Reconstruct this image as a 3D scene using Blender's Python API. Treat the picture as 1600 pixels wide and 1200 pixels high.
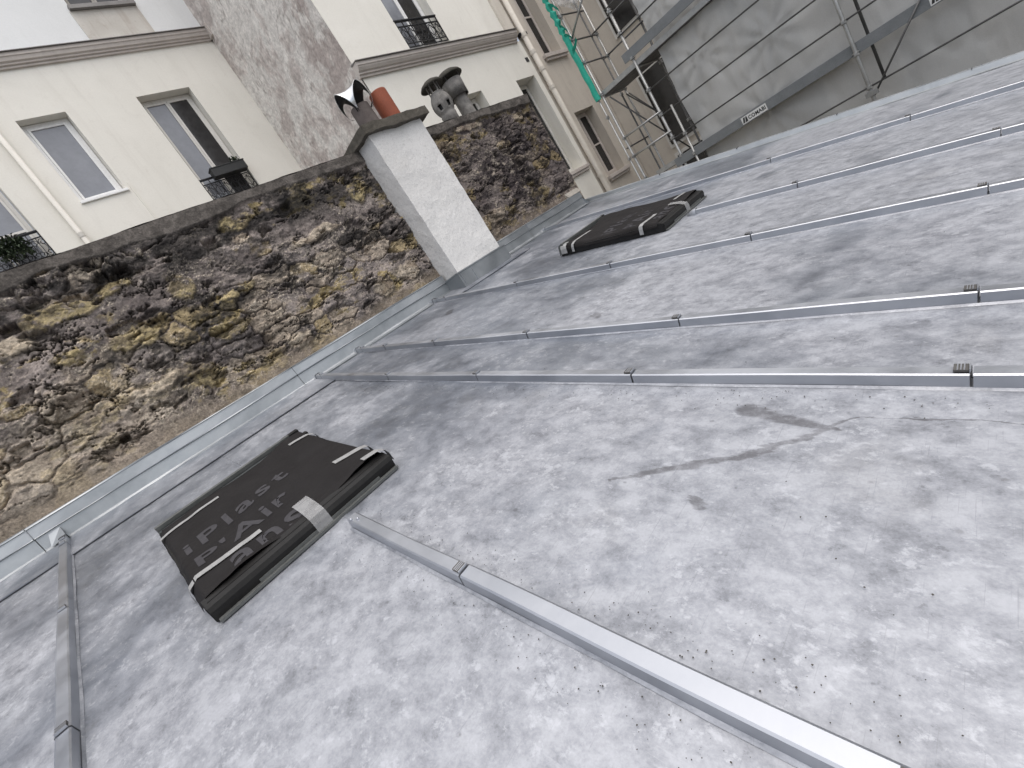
import bpy, bmesh, math, random
import numpy as np
from mathutils import Vector, Matrix, noise as mnoise
random.seed(7)
for o in list(bpy.data.objects): bpy.data.objects.remove(o)
scene = bpy.context.scene
COL = scene.collection
PI = math.pi

# ------------------------------------------------------------------ camera
SL = 0.23003743                      # roof pitch (radians)
CS, SN = math.cos(SL), math.sin(SL)
cd = bpy.data.cameras.new('camera'); cam = bpy.data.objects.new('camera', cd); COL.objects.link(cam)
cd.sensor_width = 36.0; cd.lens = 36.0*734.4255/1600.0; cd.clip_start = 0.02; cd.clip_end = 2000
r = Vector((0.60667634, -0.58335104, -0.54004202)); d = Vector((-0.55323353, 0.17801252, -0.81378388)); f = Vector((0.57085591, 0.79247278, -0.21473337))
M = Matrix(((r.x, -d.x, -f.x, 0.0), (r.y, -d.y, -f.y, -4.52699662), (r.z, -d.z, -f.z, -0.08444287), (0, 0, 0, 1)))
cam.matrix_world = M
scene.camera = cam

# ------------------------------------------------------------------ world, sun, exposure
SUN_EL, SUN_AZ = math.radians(70), math.radians(180)      # azimuth: compass style, 180 = from -Y
w = bpy.data.worlds.new('World'); scene.world = w; w.use_nodes = True
nt = w.node_tree; nt.nodes.clear()
sky = nt.nodes.new('ShaderNodeTexSky'); sky.sky_type = 'NISHITA'; sky.sun_disc = False
sky.sun_elevation = SUN_EL; sky.sun_rotation = SUN_AZ; sky.air_density = 1.0; sky.dust_density = 4.0; sky.ozone_density = 1.0
hs = nt.nodes.new('ShaderNodeHueSaturation'); hs.inputs['Saturation'].default_value = 0.56
bg = nt.nodes.new('ShaderNodeBackground'); bg.inputs['Strength'].default_value = 0.13
wo = nt.nodes.new('ShaderNodeOutputWorld')
nt.links.new(sky.outputs[0], hs.inputs['Color']); nt.links.new(hs.outputs[0], bg.inputs['Color']); nt.links.new(bg.outputs[0], wo.inputs['Surface'])
ld = bpy.data.lights.new('sun', 'SUN'); ld.energy = 1.4; ld.angle = math.radians(110); ld.color = (1.0, 0.97, 0.93)
sun = bpy.data.objects.new('sun', ld); COL.objects.link(sun)
sdir = Vector((math.sin(SUN_AZ)*math.cos(SUN_EL), math.cos(SUN_AZ)*math.cos(SUN_EL), math.sin(SUN_EL)))
sun.rotation_euler = (-sdir).to_track_quat('-Z', 'Y').to_euler()
sun.location = (0, -8, 12)
vs = scene.view_settings; vs.view_transform = 'Standard'; vs.look = 'None'; vs.gamma = 1.0; vs.exposure = 0.52
try: vs.use_curve_mapping = False
except Exception: pass
scene.render.engine = 'CYCLES'

# ------------------------------------------------------------------ material helpers
MATS = {}
class NB:
    def __init__(s, name):
        m = bpy.data.materials.new(name); m.use_nodes = True; s.m = m; s.t = m.node_tree; s.t.nodes.clear()
        s.out = s.n('ShaderNodeOutputMaterial'); s.b = s.n('ShaderNodeBsdfPrincipled'); s.l(s.b.outputs[0], s.out.inputs['Surface'])
        s.tc = s.n('ShaderNodeTexCoord'); MATS[name] = m
    def n(s, t, **k):
        x = s.t.nodes.new(t)
        for a, v in k.items(): setattr(x, a, v)
        return x
    def l(s, a, b): s.t.links.new(a, b)
    def vec(s, scale=(1, 1, 1), rot=(0, 0, 0), loc=(0, 0, 0), src='Object'):
        mp = s.n('ShaderNodeMapping'); mp.inputs['Scale'].default_value = scale; mp.inputs['Rotation'].default_value = rot; mp.inputs['Location'].default_value = loc
        s.l(s.tc.outputs[src], mp.inputs['Vector']); return mp.outputs[0]
    def noise(s, v, scale, detail=6, rough=.55, dist=0.0):
        x = s.n('ShaderNodeTexNoise'); x.inputs['Scale'].default_value = scale; x.inputs['Detail'].default_value = detail
        x.inputs['Roughness'].default_value = rough; x.inputs['Distortion'].default_value = dist
        if v is not None: s.l(v, x.inputs['Vector'])
        return x.outputs['Fac']
    def ramp(s, fac, stops, interp='LINEAR'):
        x = s.n('ShaderNodeValToRGB'); x.color_ramp.interpolation = interp
        e = x.color_ramp.elements
        while len(e) < len(stops): e.new(.5)
        for i, (p, c) in enumerate(stops):
            e[i].position = p; e[i].color = (c, c, c, 1) if isinstance(c, (int, float)) else (*c, 1)
        s.l(fac, x.inputs[0]); return x.outputs['Color']
    def mix(s, fac, a, b, mode='MIX'):
        x = s.n('ShaderNodeMix', data_type='RGBA', blend_type=mode)
        for idx, v in ((0, fac), (6, a), (7, b)):
            if hasattr(v, 'is_linked'): s.l(v, x.inputs[idx])
            elif isinstance(v, (int, float)): x.inputs[idx].default_value = v if idx == 0 else (v, v, v, 1)
            else: x.inputs[idx].default_value = (*v, 1)
        return x.outputs[2]
    def math(s, op, a, b=None, clamp=False):
        x = s.n('ShaderNodeMath', operation=op); x.use_clamp = clamp
        for i, v in ((0, a), (1, b)):
            if v is None: continue
            if hasattr(v, 'is_linked'): s.l(v, x.inputs[i])
            else: x.inputs[i].default_value = v
        return x.outputs[0]
    def set(s, **k):
        for a, v in k.items():
            i = s.b.inputs[a.replace('_', ' ')]
            if hasattr(v, 'is_linked'): s.l(v, i)
            elif isinstance(v, tuple): i.default_value = (*v, 1)
            else: i.default_value = v
    def bump(s, h, strength=.3, dist=.01):
        x = s.n('ShaderNodeBump'); x.inputs['Strength'].default_value = strength; x.inputs['Distance'].default_value = dist
        s.l(h, x.inputs['Height']); s.l(x.outputs[0], s.b.inputs['Normal'])

def simple(name, c1, c2, scale=8, rough=.6, metal=0.0, bump=.2, bdist=.004, detail=8, stretch=(1, 1, 1), spec=.5):
    b = NB(name); v = b.vec(stretch)
    n1 = b.noise(v, scale, detail, .6, .2); n2 = b.noise(v, scale*9, 4, .6)
    c = b.ramp(n1, [(.3, c1), (.7, c2)])
    b.set(Base_Color=b.mix(.25, c, b.ramp(n2, [(.3, tuple(x*.6 for x in c1)), (.7, tuple(min(1, x*1.15) for x in c2))])), Metallic=metal,
          Roughness=b.ramp(n2, [(.2, max(.05, rough-.1)), (.8, min(1, rough+.1))]))
    b.b.inputs['Specular IOR Level'].default_value = spec
    if bump: b.bump(n2, bump, bdist)
    return b.m

def zinc_sheet():
    b = NB('zinc_sheet')
    oi = b.n('ShaderNodeObjectInfo')
    off = b.n('ShaderNodeVectorMath', operation='ADD'); sc = b.n('ShaderNodeVectorMath', operation='SCALE')
    cx = b.n('ShaderNodeCombineXYZ'); b.l(oi.outputs['Object Index'], cx.inputs[0]); b.l(oi.outputs['Object Index'], cx.inputs[1])
    b.l(cx.outputs[0], sc.inputs[0]); sc.inputs['Scale'].default_value = 7.37
    b.l(b.tc.outputs['Object'], off.inputs[0]); b.l(sc.outputs[0], off.inputs[1])
    P = off.outputs[0]
    def mp(scale, rz=0.0):
        m = b.n('ShaderNodeMapping'); m.inputs['Scale'].default_value = scale; m.inputs['Rotation'].default_value = (0, 0, rz); b.l(P, m.inputs['Vector']); return m.outputs[0]
    big = b.noise(mp((1, .8, 1)), 1.2, 5, .6, .4)
    med = b.noise(mp((1, 1, 1), .5), 4.0, 10, .68, .15)
    mot = b.noise(mp((1, .75, 1), .9), 13, 10, .76, .1)
    fine = b.noise(mp((1, .7, 1), .6), 34, 9, .74, .1)
    micro = b.noise(mp((1, 1, 1)), 140, 4, .6)
    wipe = b.noise(mp((4, 1.2, 1), .75), 2.0, 8, .68, .4)         # rubbed directions
    sy_ = b.n('ShaderNodeSeparateXYZ'); b.l(b.tc.outputs['Object'], sy_.inputs[0])
    walk = b.math('MULTIPLY', b.ramp(b.math('MULTIPLY', sy_.outputs[1], -.2), [(.42, 0.0), (.68, 1.0)]), .16)   # chalky, walked-on lower half
    zone = b.ramp(b.math('ADD', b.math('ADD', b.math('MULTIPLY', big, .75), b.math('MULTIPLY', med, .25)), walk), [(.45, 0.0), (.62, 1.0)])
    smooth = b.ramp(med, [(.30, (.17, .19, .228)), (.55, (.26, .283, .328)), (.72, (.36, .384, .43))])
    smooth = b.mix(b.ramp(wipe, [(.48, 0.0), (.72, .5)]), smooth, (.43, .455, .50))
    chalk = b.ramp(mot, [(.36, (.205, .215, .24)), (.47, (.305, .317, .347)), (.60, (.415, .428, .460))])
    c = b.mix(zone, smooth, chalk)
    fl = b.ramp(b.math('ADD', b.math('MULTIPLY', fine, .6), b.math('MULTIPLY', mot, .4)), [(.365, 1.0), (.425, 0.0)])       # worn dark flecks
    c = b.mix(b.math('MULTIPLY', fl, .8), c, (.135, .142, .16))
    cr = b.math('MULTIPLY', b.ramp(b.math('ADD', b.math('MULTIPLY', fine, .65), b.math('MULTIPLY', med, .35)), [(.545, 0.0), (.60, 1.0)]), .65)   # white bloom crusts
    c = b.mix(cr, c, (.52, .535, .57))
    slate_patch = b.math('MULTIPLY', b.ramp(med, [(.34, 1.0), (.42, 0.0)]), .45); c = b.mix(slate_patch, c, (.17, .18, .205))  # darker blue-grey patches
    vo = b.n('ShaderNodeTexVoronoi'); vo.inputs['Scale'].default_value = 34; b.l(mp((1, 1, 1)), vo.inputs['Vector'])
    spots = b.math('MULTIPLY', b.ramp(vo.outputs['Distance'], [(.08, 1.0), (.2, 0.0)]), b.ramp(b.noise(mp((1, 1, 1)), 3.0, 3), [(.55, 0.0), (.61, 1.0)]))
    c = b.mix(b.math('MULTIPLY', spots, .5), c, (.58, .59, .62))
    vo2 = b.n('ShaderNodeTexVoronoi'); vo2.inputs['Scale'].default_value = 12; b.l(mp((1, .6, 1), .4), vo2.inputs['Vector'])
    sp2 = b.math('MULTIPLY', b.ramp(b.math('ADD', vo2.outputs['Distance'], b.math('MULTIPLY', fine, .3)), [(.19, 1.0), (.23, 0.0)]), b.ramp(b.noise(mp((1, 1, 1)), 2.2, 3), [(.50, 0.0), (.56, 1.0)]))
    c = b.mix(b.math('MULTIPLY', sp2, .55), c, (.14, .14, .15))
    warm = b.ramp(b.noise(mp((1, 1, 1), 1.0), 2.6, 5, .6), [(.60, 0.0), (.76, .22)])
    c = b.mix(warm, c, (.28, .27, .25))
    scr = b.noise(mp((70, 2.5, 1), .9), 3.0, 3, .5, .1); scr2 = b.noise(mp((3.0, 80, 1), .35), 3.0, 3, .5, .1)
    c = b.mix(b.ramp(scr, [(.68, 0.0), (.74, .25)]), c, (.52, .53, .56))
    c = b.mix(b.ramp(scr2, [(.64, 0.0), (.71, .35)]), c, (.17, .175, .19))
    c = b.mix(.14, c, b.ramp(micro, [(.3, .15), (.7, .48)]))
    # dried run-off trail and a few old wet marks, at their place on the roof
    W = b.n('ShaderNodeVectorMath', operation='ADD'); wn = b.n('ShaderNodeTexNoise'); wn.inputs['Scale'].default_value = 14; wn.inputs['Detail'].default_value = 9; wn.inputs['Roughness'].default_value = .68
    ws = b.n('ShaderNodeVectorMath', operation='MULTIPLY_ADD'); ws.inputs[1].default_value = (.11, .11, 0); ws.inputs[2].default_value = (-.055, -.055, 0)
    b.l(wn.outputs['Color'], ws.inputs[0]); b.l(b.tc.outputs['Object'], W.inputs[0]); b.l(ws.outputs[0], W.inputs[1])
    sx = b.n('ShaderNodeSeparateXYZ'); b.l(W.outputs[0], sx.inputs[0]); px, py = sx.outputs[0], sx.outputs[1]
    def seg(x0, y0, x1, y1, w0, w1):
        dx, dy = x1-x0, y1-y0; L2 = dx*dx+dy*dy
        t = b.math('MULTIPLY', b.math('ADD', b.math('MULTIPLY', b.math('SUBTRACT', px, x0), dx), b.math('MULTIPLY', b.math('SUBTRACT', py, y0), dy)), 1/L2, True)
        ex = b.math('SUBTRACT', px, b.math('ADD', b.math('MULTIPLY', t, dx), x0)); ey = b.math('SUBTRACT', py, b.math('ADD', b.math('MULTIPLY', t, dy), y0))
        dd = b.math('SQRT', b.math('ADD', b.math('MULTIPLY', ex, ex), b.math('MULTIPLY', ey, ey)))
        wv = b.math('ADD', b.math('MULTIPLY', t, w1-w0), w0)
        return b.ramp(b.math('DIVIDE', dd, wv), [(.55, 1.0), (1.0, 0.0)])
    st = None
    for q in ((1.262, -4.04, 1.14, -3.925, .004, .016), (1.14, -3.925, .985, -3.70, .016, .020), (.985, -3.70, .86, -3.47, .022, .006), (1.262, -4.04, 1.275, -4.5, .003, .005), (.835, -3.77, .86, -3.735, .020, .012), (2.12, -2.70, 2.14, -2.66, .03, .03), (2.55, -.75, 2.62, -.70, .05, .05), (1.20, -4.0, 1.27, -3.75, .012, .035)):
        m_ = seg(*q); st = m_ if st is None else b.math('MAXIMUM', st, m_)
    c = b.mix(b.math('MULTIPLY', st, b.ramp(mot, [(.42, .95), (.56, .5)])), c, (.13, .13, .14))
    b.set(Base_Color=c, Metallic=b.ramp(zone, [(0, .78), (1, .35)]),
          Roughness=b.ramp(b.math('ADD', b.math('MULTIPLY', mot, .5), b.math('MULTIPLY', big, .5)), [(.36, .34), (.62, .56)]))
    b.bump(b.math('ADD', b.math('MULTIPLY', mot, .35), b.math('MULTIPLY', med, 1.0)), .16, .004)
    return b.m

def zinc_plain(name, lo, hi, rough, metal=.95, blotch=3.0):
    b = NB(name); v = b.vec()
    n = b.noise(v, blotch, 8, .65, .4); n2 = b.noise(b.vec((1, 1, 1)), 45, 6, .65)
    c = b.mix(b.ramp(n2, [(.5, 0.0), (.8, .12)]), b.ramp(n, [(.32, lo), (.66, hi)]), tuple(min(1, x*1.15) for x in hi))
    b.set(Base_Color=c, Metallic=metal, Roughness=b.ramp(b.math('ADD', b.math('MULTIPLY', n, .85), b.math('MULTIPLY', n2, .15)), [(.35, rough-.07), (.65, rough+.12)]))
    return b.m

def plaster(name, lo, hi, stain, amount=.35, bump=.15, streak=True, speck=0.0):
    b = NB(name)
    n = b.noise(b.vec(), .9, 6, .6, .5); n2 = b.noise(b.vec(), 38, 6, .65); n3 = b.noise(b.vec((3.2, 3.2, .35)), 1.6, 8, .65, .4); n4 = b.noise(b.vec(), 4, 8, .7, .6)
    c = b.ramp(n, [(.3, lo), (.7, hi)])
    c = b.mix(b.math('MULTIPLY', b.ramp(n3, [(.52, 0.0), (.80, 1.0)]), amount if streak else 0.0), c, stain)
    c = b.mix(b.math('MULTIPLY', b.ramp(n4, [(.56, 0.0), (.72, 1.0)]), amount*.7), c, stain)
    c = b.mix(.07, c, b.ramp(n2, [(.3, .3), (.7, .9)]))
    if speck:
        sp = b.noise(b.vec(), 75, 5, .7); c = b.mix(b.ramp(sp, [(.34, speck), (.44, 0.0)]), c, (.33, .32, .31)); c = b.mix(b.ramp(b.noise(b.vec(loc=(3, 1, 2)), 30, 7, .72), [(.30, speck), (.45, 0.0)]), c, tuple(x*.72 for x in lo))
    b.set(Base_Color=c, Roughness=.88); b.b.inputs['Specular IOR Level'].default_value = .25
    b.bump(b.math('ADD', b.math('MULTIPLY', n2, .6), b.math('MULTIPLY', n4, .8)), bump, .012); return b.m

def attr_mat(name, fine_scale=60, rough=.92, bump=.5, bdist=.01, soft=0.0):
    b = NB(name); a = b.n('ShaderNodeAttribute', attribute_name='col')
    n = b.noise(b.vec(), fine_scale, 8, .7); n2 = b.noise(b.vec(), fine_scale*.28, 8, .7, .6)
    c = b.mix(1.0, a.outputs['Color'], b.ramp(n, [(.28, .50+soft*.35), (.72, 1.45-soft*.3)]), 'MULTIPLY')
    c = b.mix(1.0, c, b.ramp(n2, [(.30, .62+soft*.25), (.70, 1.35-soft*.2)]), 'MULTIPLY')
    b.set(Base_Color=c, Roughness=rough); b.b.inputs['Specular IOR Level'].default_value = .2
    b.bump(b.math('ADD', n, n2), bump, bdist); return b.m

def stone_piece_mat(name, c1, c2):
    b = NB(name); oi = b.n('ShaderNodeObjectInfo')
    n = b.noise(b.vec(src='Generated'), 2.5, 10, .72, .8); n2 = b.noise(b.vec(), 55, 8, .7)
    c = b.ramp(n, [(.30, tuple(x*.45 for x in c1)), (.45, c1), (.70, c2)])
    c = b.mix(1.0, c, b.ramp(oi.outputs['Random'], [(0, .55), (1, 1.15)]), 'MULTIPLY')
    c = b.mix(1.0, c, b.ramp(n2, [(.28, .55), (.72, 1.4)]), 'MULTIPLY')
    b.set(Base_Color=c, Roughness=.92); b.b.inputs['Specular IOR Level'].default_value = .2
    b.bump(b.math('ADD', n, n2), .6, .012); return b.m

def net_mat():
    b = NB('scaffold_net')
    n = b.noise(b.vec(), .7, 6, .6, .5); n2 = b.noise(b.vec((1, 1, .25)), 3.5, 8, .65, .3); n3 = b.noise(b.vec(), 90, 3)
    c = b.ramp(n, [(.3, (.50, .50, .485)), (.7, (.64, .64, .62))])
    c = b.mix(b.ramp(n2, [(.5, 0.0), (.75, .5)]), c, (.72, .72, .70))
    c = b.mix(.15, c, b.ramp(n3, [(.3, .2), (.7, .65)]))
    b.set(Base_Color=c, Roughness=.75)
    tr = b.n('ShaderNodeBsdfTransparent'); tl = b.n('ShaderNodeBsdfTranslucent'); tl.inputs[0].default_value = (.4, .4, .39, 1)
    m1 = b.n('ShaderNodeMixShader'); m1.inputs[0].default_value = .2; b.l(b.b.outputs[0], m1.inputs[1]); b.l(tl.outputs[0], m1.inputs[2])
    m2 = b.n('ShaderNodeMixShader'); m2.inputs[0].default_value = .10; b.l(m1.outputs[0], m2.inputs[1]); b.l(tr.outputs[0], m2.inputs[2])
    b.l(m2.outputs[0], b.out.inputs['Surface']); b.bump(n2, .2, .02); return b.m

def film_mat():
    b = NB('clear_plastic'); n = b.noise(b.vec(), 9, 6, .6)
    b.set(Base_Color=b.ramp(n, [(.3, (.5, .5, .5)), (.7, (.8, .8, .8))]), Roughness=.25)
    tr = b.n('ShaderNodeBsdfTransparent'); m = b.n('ShaderNodeMixShader'); b.l(b.ramp(n, [(.3, .45), (.7, .8)]), m.inputs[0])
    b.l(b.b.outputs[0], m.inputs[1]); b.l(tr.outputs[0], m.inputs[2]); b.l(m.outputs[0], b.out.inputs['Surface']); return b.m

zinc_sheet()
zinc_plain('zinc_cap', (.42, .435, .465), (.52, .535, .565), .42)
zinc_plain('zinc_flash', (.27, .288, .302), (.38, .40, .415), .42, .75)
zinc_plain('zinc_old', (.05, .047, .044), (.13, .125, .118), .65, .2, 6)
zinc_plain('cowl_steel', (.55, .55, .55), (.75, .75, .75), .22)
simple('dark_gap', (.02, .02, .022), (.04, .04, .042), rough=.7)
plaster('plaster_cream', (.76, .735, .665), (.83, .805, .735), (.62, .585, .52), .42)
plaster('pipe_paint', (.60, .575, .52), (.68, .655, .60), (.5, .47, .42), .3)
plaster('plaster_white', (.72, .73, .725), (.80, .81, .805), (.55, .55, .52), .25)
plaster('plaster_beige', (.60, .55, .475), (.71, .66, .585), (.36, .32, .28), .45)
simple('netted_front', (.13, .125, .115), (.20, .19, .175), 2, .9)
simple('clay_dark', (.075, .06, .055), (.15, .125, .115), 9, .85, bump=.5, bdist=.008)
plaster('plaster_shade', (.52, .47, .405), (.62, .57, .495), (.36, .32, .28), .5)
plaster('plaster_stained', (.52, .49, .44), (.68, .655, .60), (.36, .29, .23), .9)
plaster('chimney_render', (.62, .61, .59), (.73, .72, .70), (.52, .50, .465), .45, .8, False, .6)
plaster('cornice_stone', (.48, .43, .39), (.58, .53, .485), (.34, .30, .27), .5)
simple('sill_zinc', (.16, .15, .145), (.27, .26, .25), 5, .55, .3)
simple('pvc_white', (.80, .80, .79), (.86, .86, .85), 5, .35, bump=.03)
simple('wood_white', (.62, .60, .56), (.74, .72, .68), 9, .5, bump=.1, stretch=(1, 1, .1))
simple('glass_pale', (.17, .18, .205), (.23, .24, .265), .8, .12, bump=0, spec=.6)
simple('glass_dark', (.012, .012, .013), (.035, .034, .034), 1.2, .08, bump=0, spec=.5)
simple('iron_black', (.012, .012, .014), (.03, .03, .032), 12, .5, .4)
simple('planter_black', (.012, .013, .013), (.022, .023, .023), 12, .45)
simple('leaf_dark', (.018, .03, .016), (.05, .075, .035), 12, .6)
simple('concrete_cap', (.045, .04, .03), (.135, .12, .098), 11, .95, bump=.8, bdist=.02)
simple('terracotta', (.22, .055, .026), (.32, .09, .045), 7, .75, bump=.3)
simple('fibre_grey', (.09, .086, .08), (.30, .285, .265), 13, .85, bump=.5, bdist=.008)
simple('hat_dark', (.022, .02, .018), (.085, .08, .066), 14, .85, bump=.5, bdist=.006, spec=.2)
simple('steel_galv', (.30, .30, .29), (.46, .46, .45), 9, .45, .75)
simple('steel_dark', (.07, .07, .07), (.15, .148, .145), 9, .55, .5)
simple('toe_board', (.145, .155, .16), (.20, .21, .215), 6, .6)
simple('plank_wood', (.26, .24, .21), (.42, .40, .37), 8, .8, bump=.4, stretch=(.2, 4, 4))
simple('green_plastic', (.01, .30, .21), (.02, .42, .30), 10, .5, bump=.5)
simple('membrane', (.011, .0095, .0095), (.018, .0165, .0165), 7, .75, bump=.25, bdist=.003, spec=.18)
simple('print_grey', (.042, .040, .044), (.062, .060, .064), 30, .75, bump=0, spec=.18)
simple('print_faint', (.032, .03, .031), (.046, .044, .045), 30, .6, bump=0)
simple('casing_black', (.010, .0095, .009), (.018, .0175, .017), 12, .5, 0, spec=.25)
simple('casing_grey', (.10, .105, .10), (.15, .155, .15), 12, .45, .3)
simple('tape_grey', (.24, .24, .235), (.36, .36, .355), 20, .4, bump=.1)
simple('label_white', (.62, .62, .60), (.74, .74, .72), 9, .6, bump=0)
simple('label_ink', (.02, .02, .02), (.03, .03, .03), 9, .6, bump=0)
simple('courtyard_paving', (.10, .10, .095), (.16, .155, .15), 3, .9)
simple('crumb', (.03, .028, .025), (.10, .09, .075), 60, .9)
simple('cement', (.30, .275, .24), (.42, .39, .345), 11, .95, bump=.6, bdist=.012)
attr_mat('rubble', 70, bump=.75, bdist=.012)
attr_mat('peeling_plaster', 22, bump=.4, bdist=.01, soft=.6)
stone_piece_mat('stone_yellow', (.19, .15, .08), (.36, .285, .15))
stone_piece_mat('stone_grey', (.085, .075, .073), (.18, .16, .15))
stone_piece_mat('stone_tan', (.15, .125, .10), (.33, .28, .225))
net_mat(); film_mat()

# ------------------------------------------------------------------ object helpers
def link(o, parent=None):
    COL.objects.link(o)
    if parent is not None: o.parent = parent
    return o
def tag(o, label, cat, group=None, kind=None):
    o['label'] = label; o['category'] = cat
    if group: o['group'] = group
    if kind: o['kind'] = kind
    return o
def thing(name, label, cat, loc=(0, 0, 0), rot=(0, 0, 0), group=None):
    o = bpy.data.objects.new(name, None); o.location = loc; o.rotation_euler = rot; o.empty_display_size = .1
    COL.objects.link(o); return tag(o, label, cat, group)
def obj(name, bm, mat, parent=None, smooth=False):
    me = bpy.data.meshes.new(name)
    if isinstance(bm, bmesh.types.BMesh):
        bmesh.ops.recalc_face_normals(bm, faces=bm.faces); bm.to_mesh(me); bm.free()
    else: me = bm
    if mat: me.materials.clear(); me.materials.append(MATS[mat])
    if smooth: me.polygons.foreach_set('use_smooth', [True]*len(me.polygons))
    return link(bpy.data.objects.new(name, me), parent)
def BM(): return bmesh.new()
def box(bm, x0, x1, y0, y1, z0, z1, bev=0.0, xf=None):
    vs_ = [bm.verts.new((x, y, z)) for x in (x0, x1) for y in (y0, y1) for z in (z0, z1)]
    fs = [bm.faces.new([vs_[i] for i in q]) for q in ((0, 1, 3, 2), (4, 6, 7, 5), (0, 4, 5, 1), (2, 3, 7, 6), (0, 2, 6, 4), (1, 5, 7, 3))]
    if bev:
        es = list({e for fc in fs for e in fc.edges})
        r_ = bmesh.ops.bevel(bm, geom=es, offset=bev, segments=2, affect='EDGES', profile=.6)
        vs_ = list({v for fc in r_['faces'] for v in fc.verts} | {v for v in vs_ if v.is_valid})
    if xf:
        for v in vs_: v.co = Vector(xf(*v.co))
    return bm
def frame_axes(t):
    t = t.normalized(); a = Vector((0, 0, 1)) if abs(t.z) < .9 else Vector((1, 0, 0))
    u = t.cross(a).normalized(); return u, t.cross(u)
def tube(bm, pts, rad, n=8, cap=True):
    pts = [Vector(p) for p in pts]; rings = []
    for i, p in enumerate(pts):
        t = (pts[min(i+1, len(pts)-1)]-pts[max(i-1, 0)]); u, v = frame_axes(t)
        if rings and i:
            pu = prev - t.normalized()*prev.dot(t.normalized())
            if pu.length > 1e-6: u = pu.normalized(); v = t.normalized().cross(u)
        prev = u; rr = rad[i] if isinstance(rad, (list, tuple)) else rad
        rings.append([bm.verts.new(p+(u*math.cos(a)+v*math.sin(a))*rr) for a in [2*PI*k/n for k in range(n)]])
    for a, b in zip(rings, rings[1:]):
        for k in range(n): bm.faces.new((a[k], a[(k+1) % n], b[(k+1) % n], b[k]))
    if cap: bm.faces.new(rings[0][::-1]); bm.faces.new(rings[-1])
    return bm
def lathe(bm, prof, n=24, c=(0, 0, 0), lean=(0, 0), wob=0.0):
    rings = []
    for r_, z in prof:
        rings.append([bm.verts.new((c[0]+lean[0]*z+r_*math.cos(2*PI*k/n)*(1+wob*random.uniform(-1, 1)), c[1]+lean[1]*z+r_*math.sin(2*PI*k/n)*(1+wob*random.uniform(-1, 1)), c[2]+z)) for k in range(n)])
    for a, b in zip(rings, rings[1:]):
        for k in range(n): bm.faces.new((a[k], a[(k+1) % n], b[(k+1) % n], b[k]))
    return bm
def extrude_profile(bm, prof, p0, p1, up=True):
    """profile of (a, b) pairs in the YZ plane swept from x=p0 to x=p1, open sheet"""
    A = [bm.verts.new((p0, y, z)) for y, z in prof]; B = [bm.verts.new((p1, y, z)) for y, z in prof]
    for i in range(len(prof)-1): bm.faces.new((A[i], A[i+1], B[i+1], B[i]))
    return A, B
def solid_profile(bm, prof, x0, x1):
    A, B = extrude_profile(bm, prof+[prof[0]], x0, x1)
    bm.faces.new(A[:-1]); bm.faces.new(B[:-1][::-1]); bmesh.ops.remove_doubles(bm, verts=bm.verts, dist=1e-5); return bm
def grid_mesh(name, P, col=None, flip=False):
    n, m = P.shape[:2]; me = bpy.data.meshes.new(name)
    i = np.arange(n*m).reshape(n, m)
    q = np.stack([i[:-1, :-1], i[1:, :-1], i[1:, 1:], i[:-1, 1:]], -1).reshape(-1, 4)
    if flip: q = q[:, ::-1]
    me.vertices.add(n*m); me.vertices.foreach_set('co', P.reshape(-1).astype(np.float32))
    me.loops.add(q.size); me.loops.foreach_set('vertex_index', q.reshape(-1).astype(np.int32))
    me.polygons.add(len(q)); me.polygons.foreach_set('loop_start', (np.arange(len(q))*4).astype(np.int32))
    me.update(calc_edges=True)
    if col is not None:
        at = me.attributes.new('col', 'FLOAT_COLOR', 'POINT')
        at.data.foreach_set('color', np.concatenate([col, np.ones(col.shape[:-1]+(1,))], -1).reshape(-1).astype(np.float32))
    me.validate(); return me
def hsh(ix, iy, s):
    h = (ix.astype(np.int64)*374761393 + iy.astype(np.int64)*668265263 + s*2147483647 + 1013904223) & 0xffffffff
    h = ((h ^ (h >> 13))*1274126177) & 0xffffffff
    h = ((h ^ (h >> 15))*2246822519) & 0xffffffff
    return ((h ^ (h >> 16)) & 0xffffff)/float(0xffffff)
def vn(x, y, s=0):
    ix, iy = np.floor(x), np.floor(y); fx, fy = x-ix, y-iy
    u, v = fx*fx*fx*(fx*(fx*6-15)+10), fy*fy*fy*(fy*(fy*6-15)+10)
    a, b, c, d_ = hsh(ix, iy, s), hsh(ix+1, iy, s), hsh(ix, iy+1, s), hsh(ix+1, iy+1, s)
    return (a*(1-u)+b*u)*(1-v)+(c*(1-u)+d_*u)*v
def fbm(x, y, s=0, o=5, g=.5):
    t, a, n = 0, 1, 0
    for k in range(o): t = t+a*vn(x*2**k+17.3*k, y*2**k-9.1*k, s+k); n += a; a *= g
    return t/n
def ss(a, b, x): t = np.clip((x-a)/(b-a), 0, 1); return t*t*(3-2*t)
def RP(x, s, o=0.0): return (x, s*CS-o*SN, s*SN+o*CS)

# ------------------------------------------------------------------ ground of the courtyard
bm = BM(); bmesh.ops.create_grid(bm, x_segments=4, y_segments=4, size=150)
g = obj('ground', bm, 'courtyard_paving'); g.location = (0, 0, -9); g['kind'] = 'structure'

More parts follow.
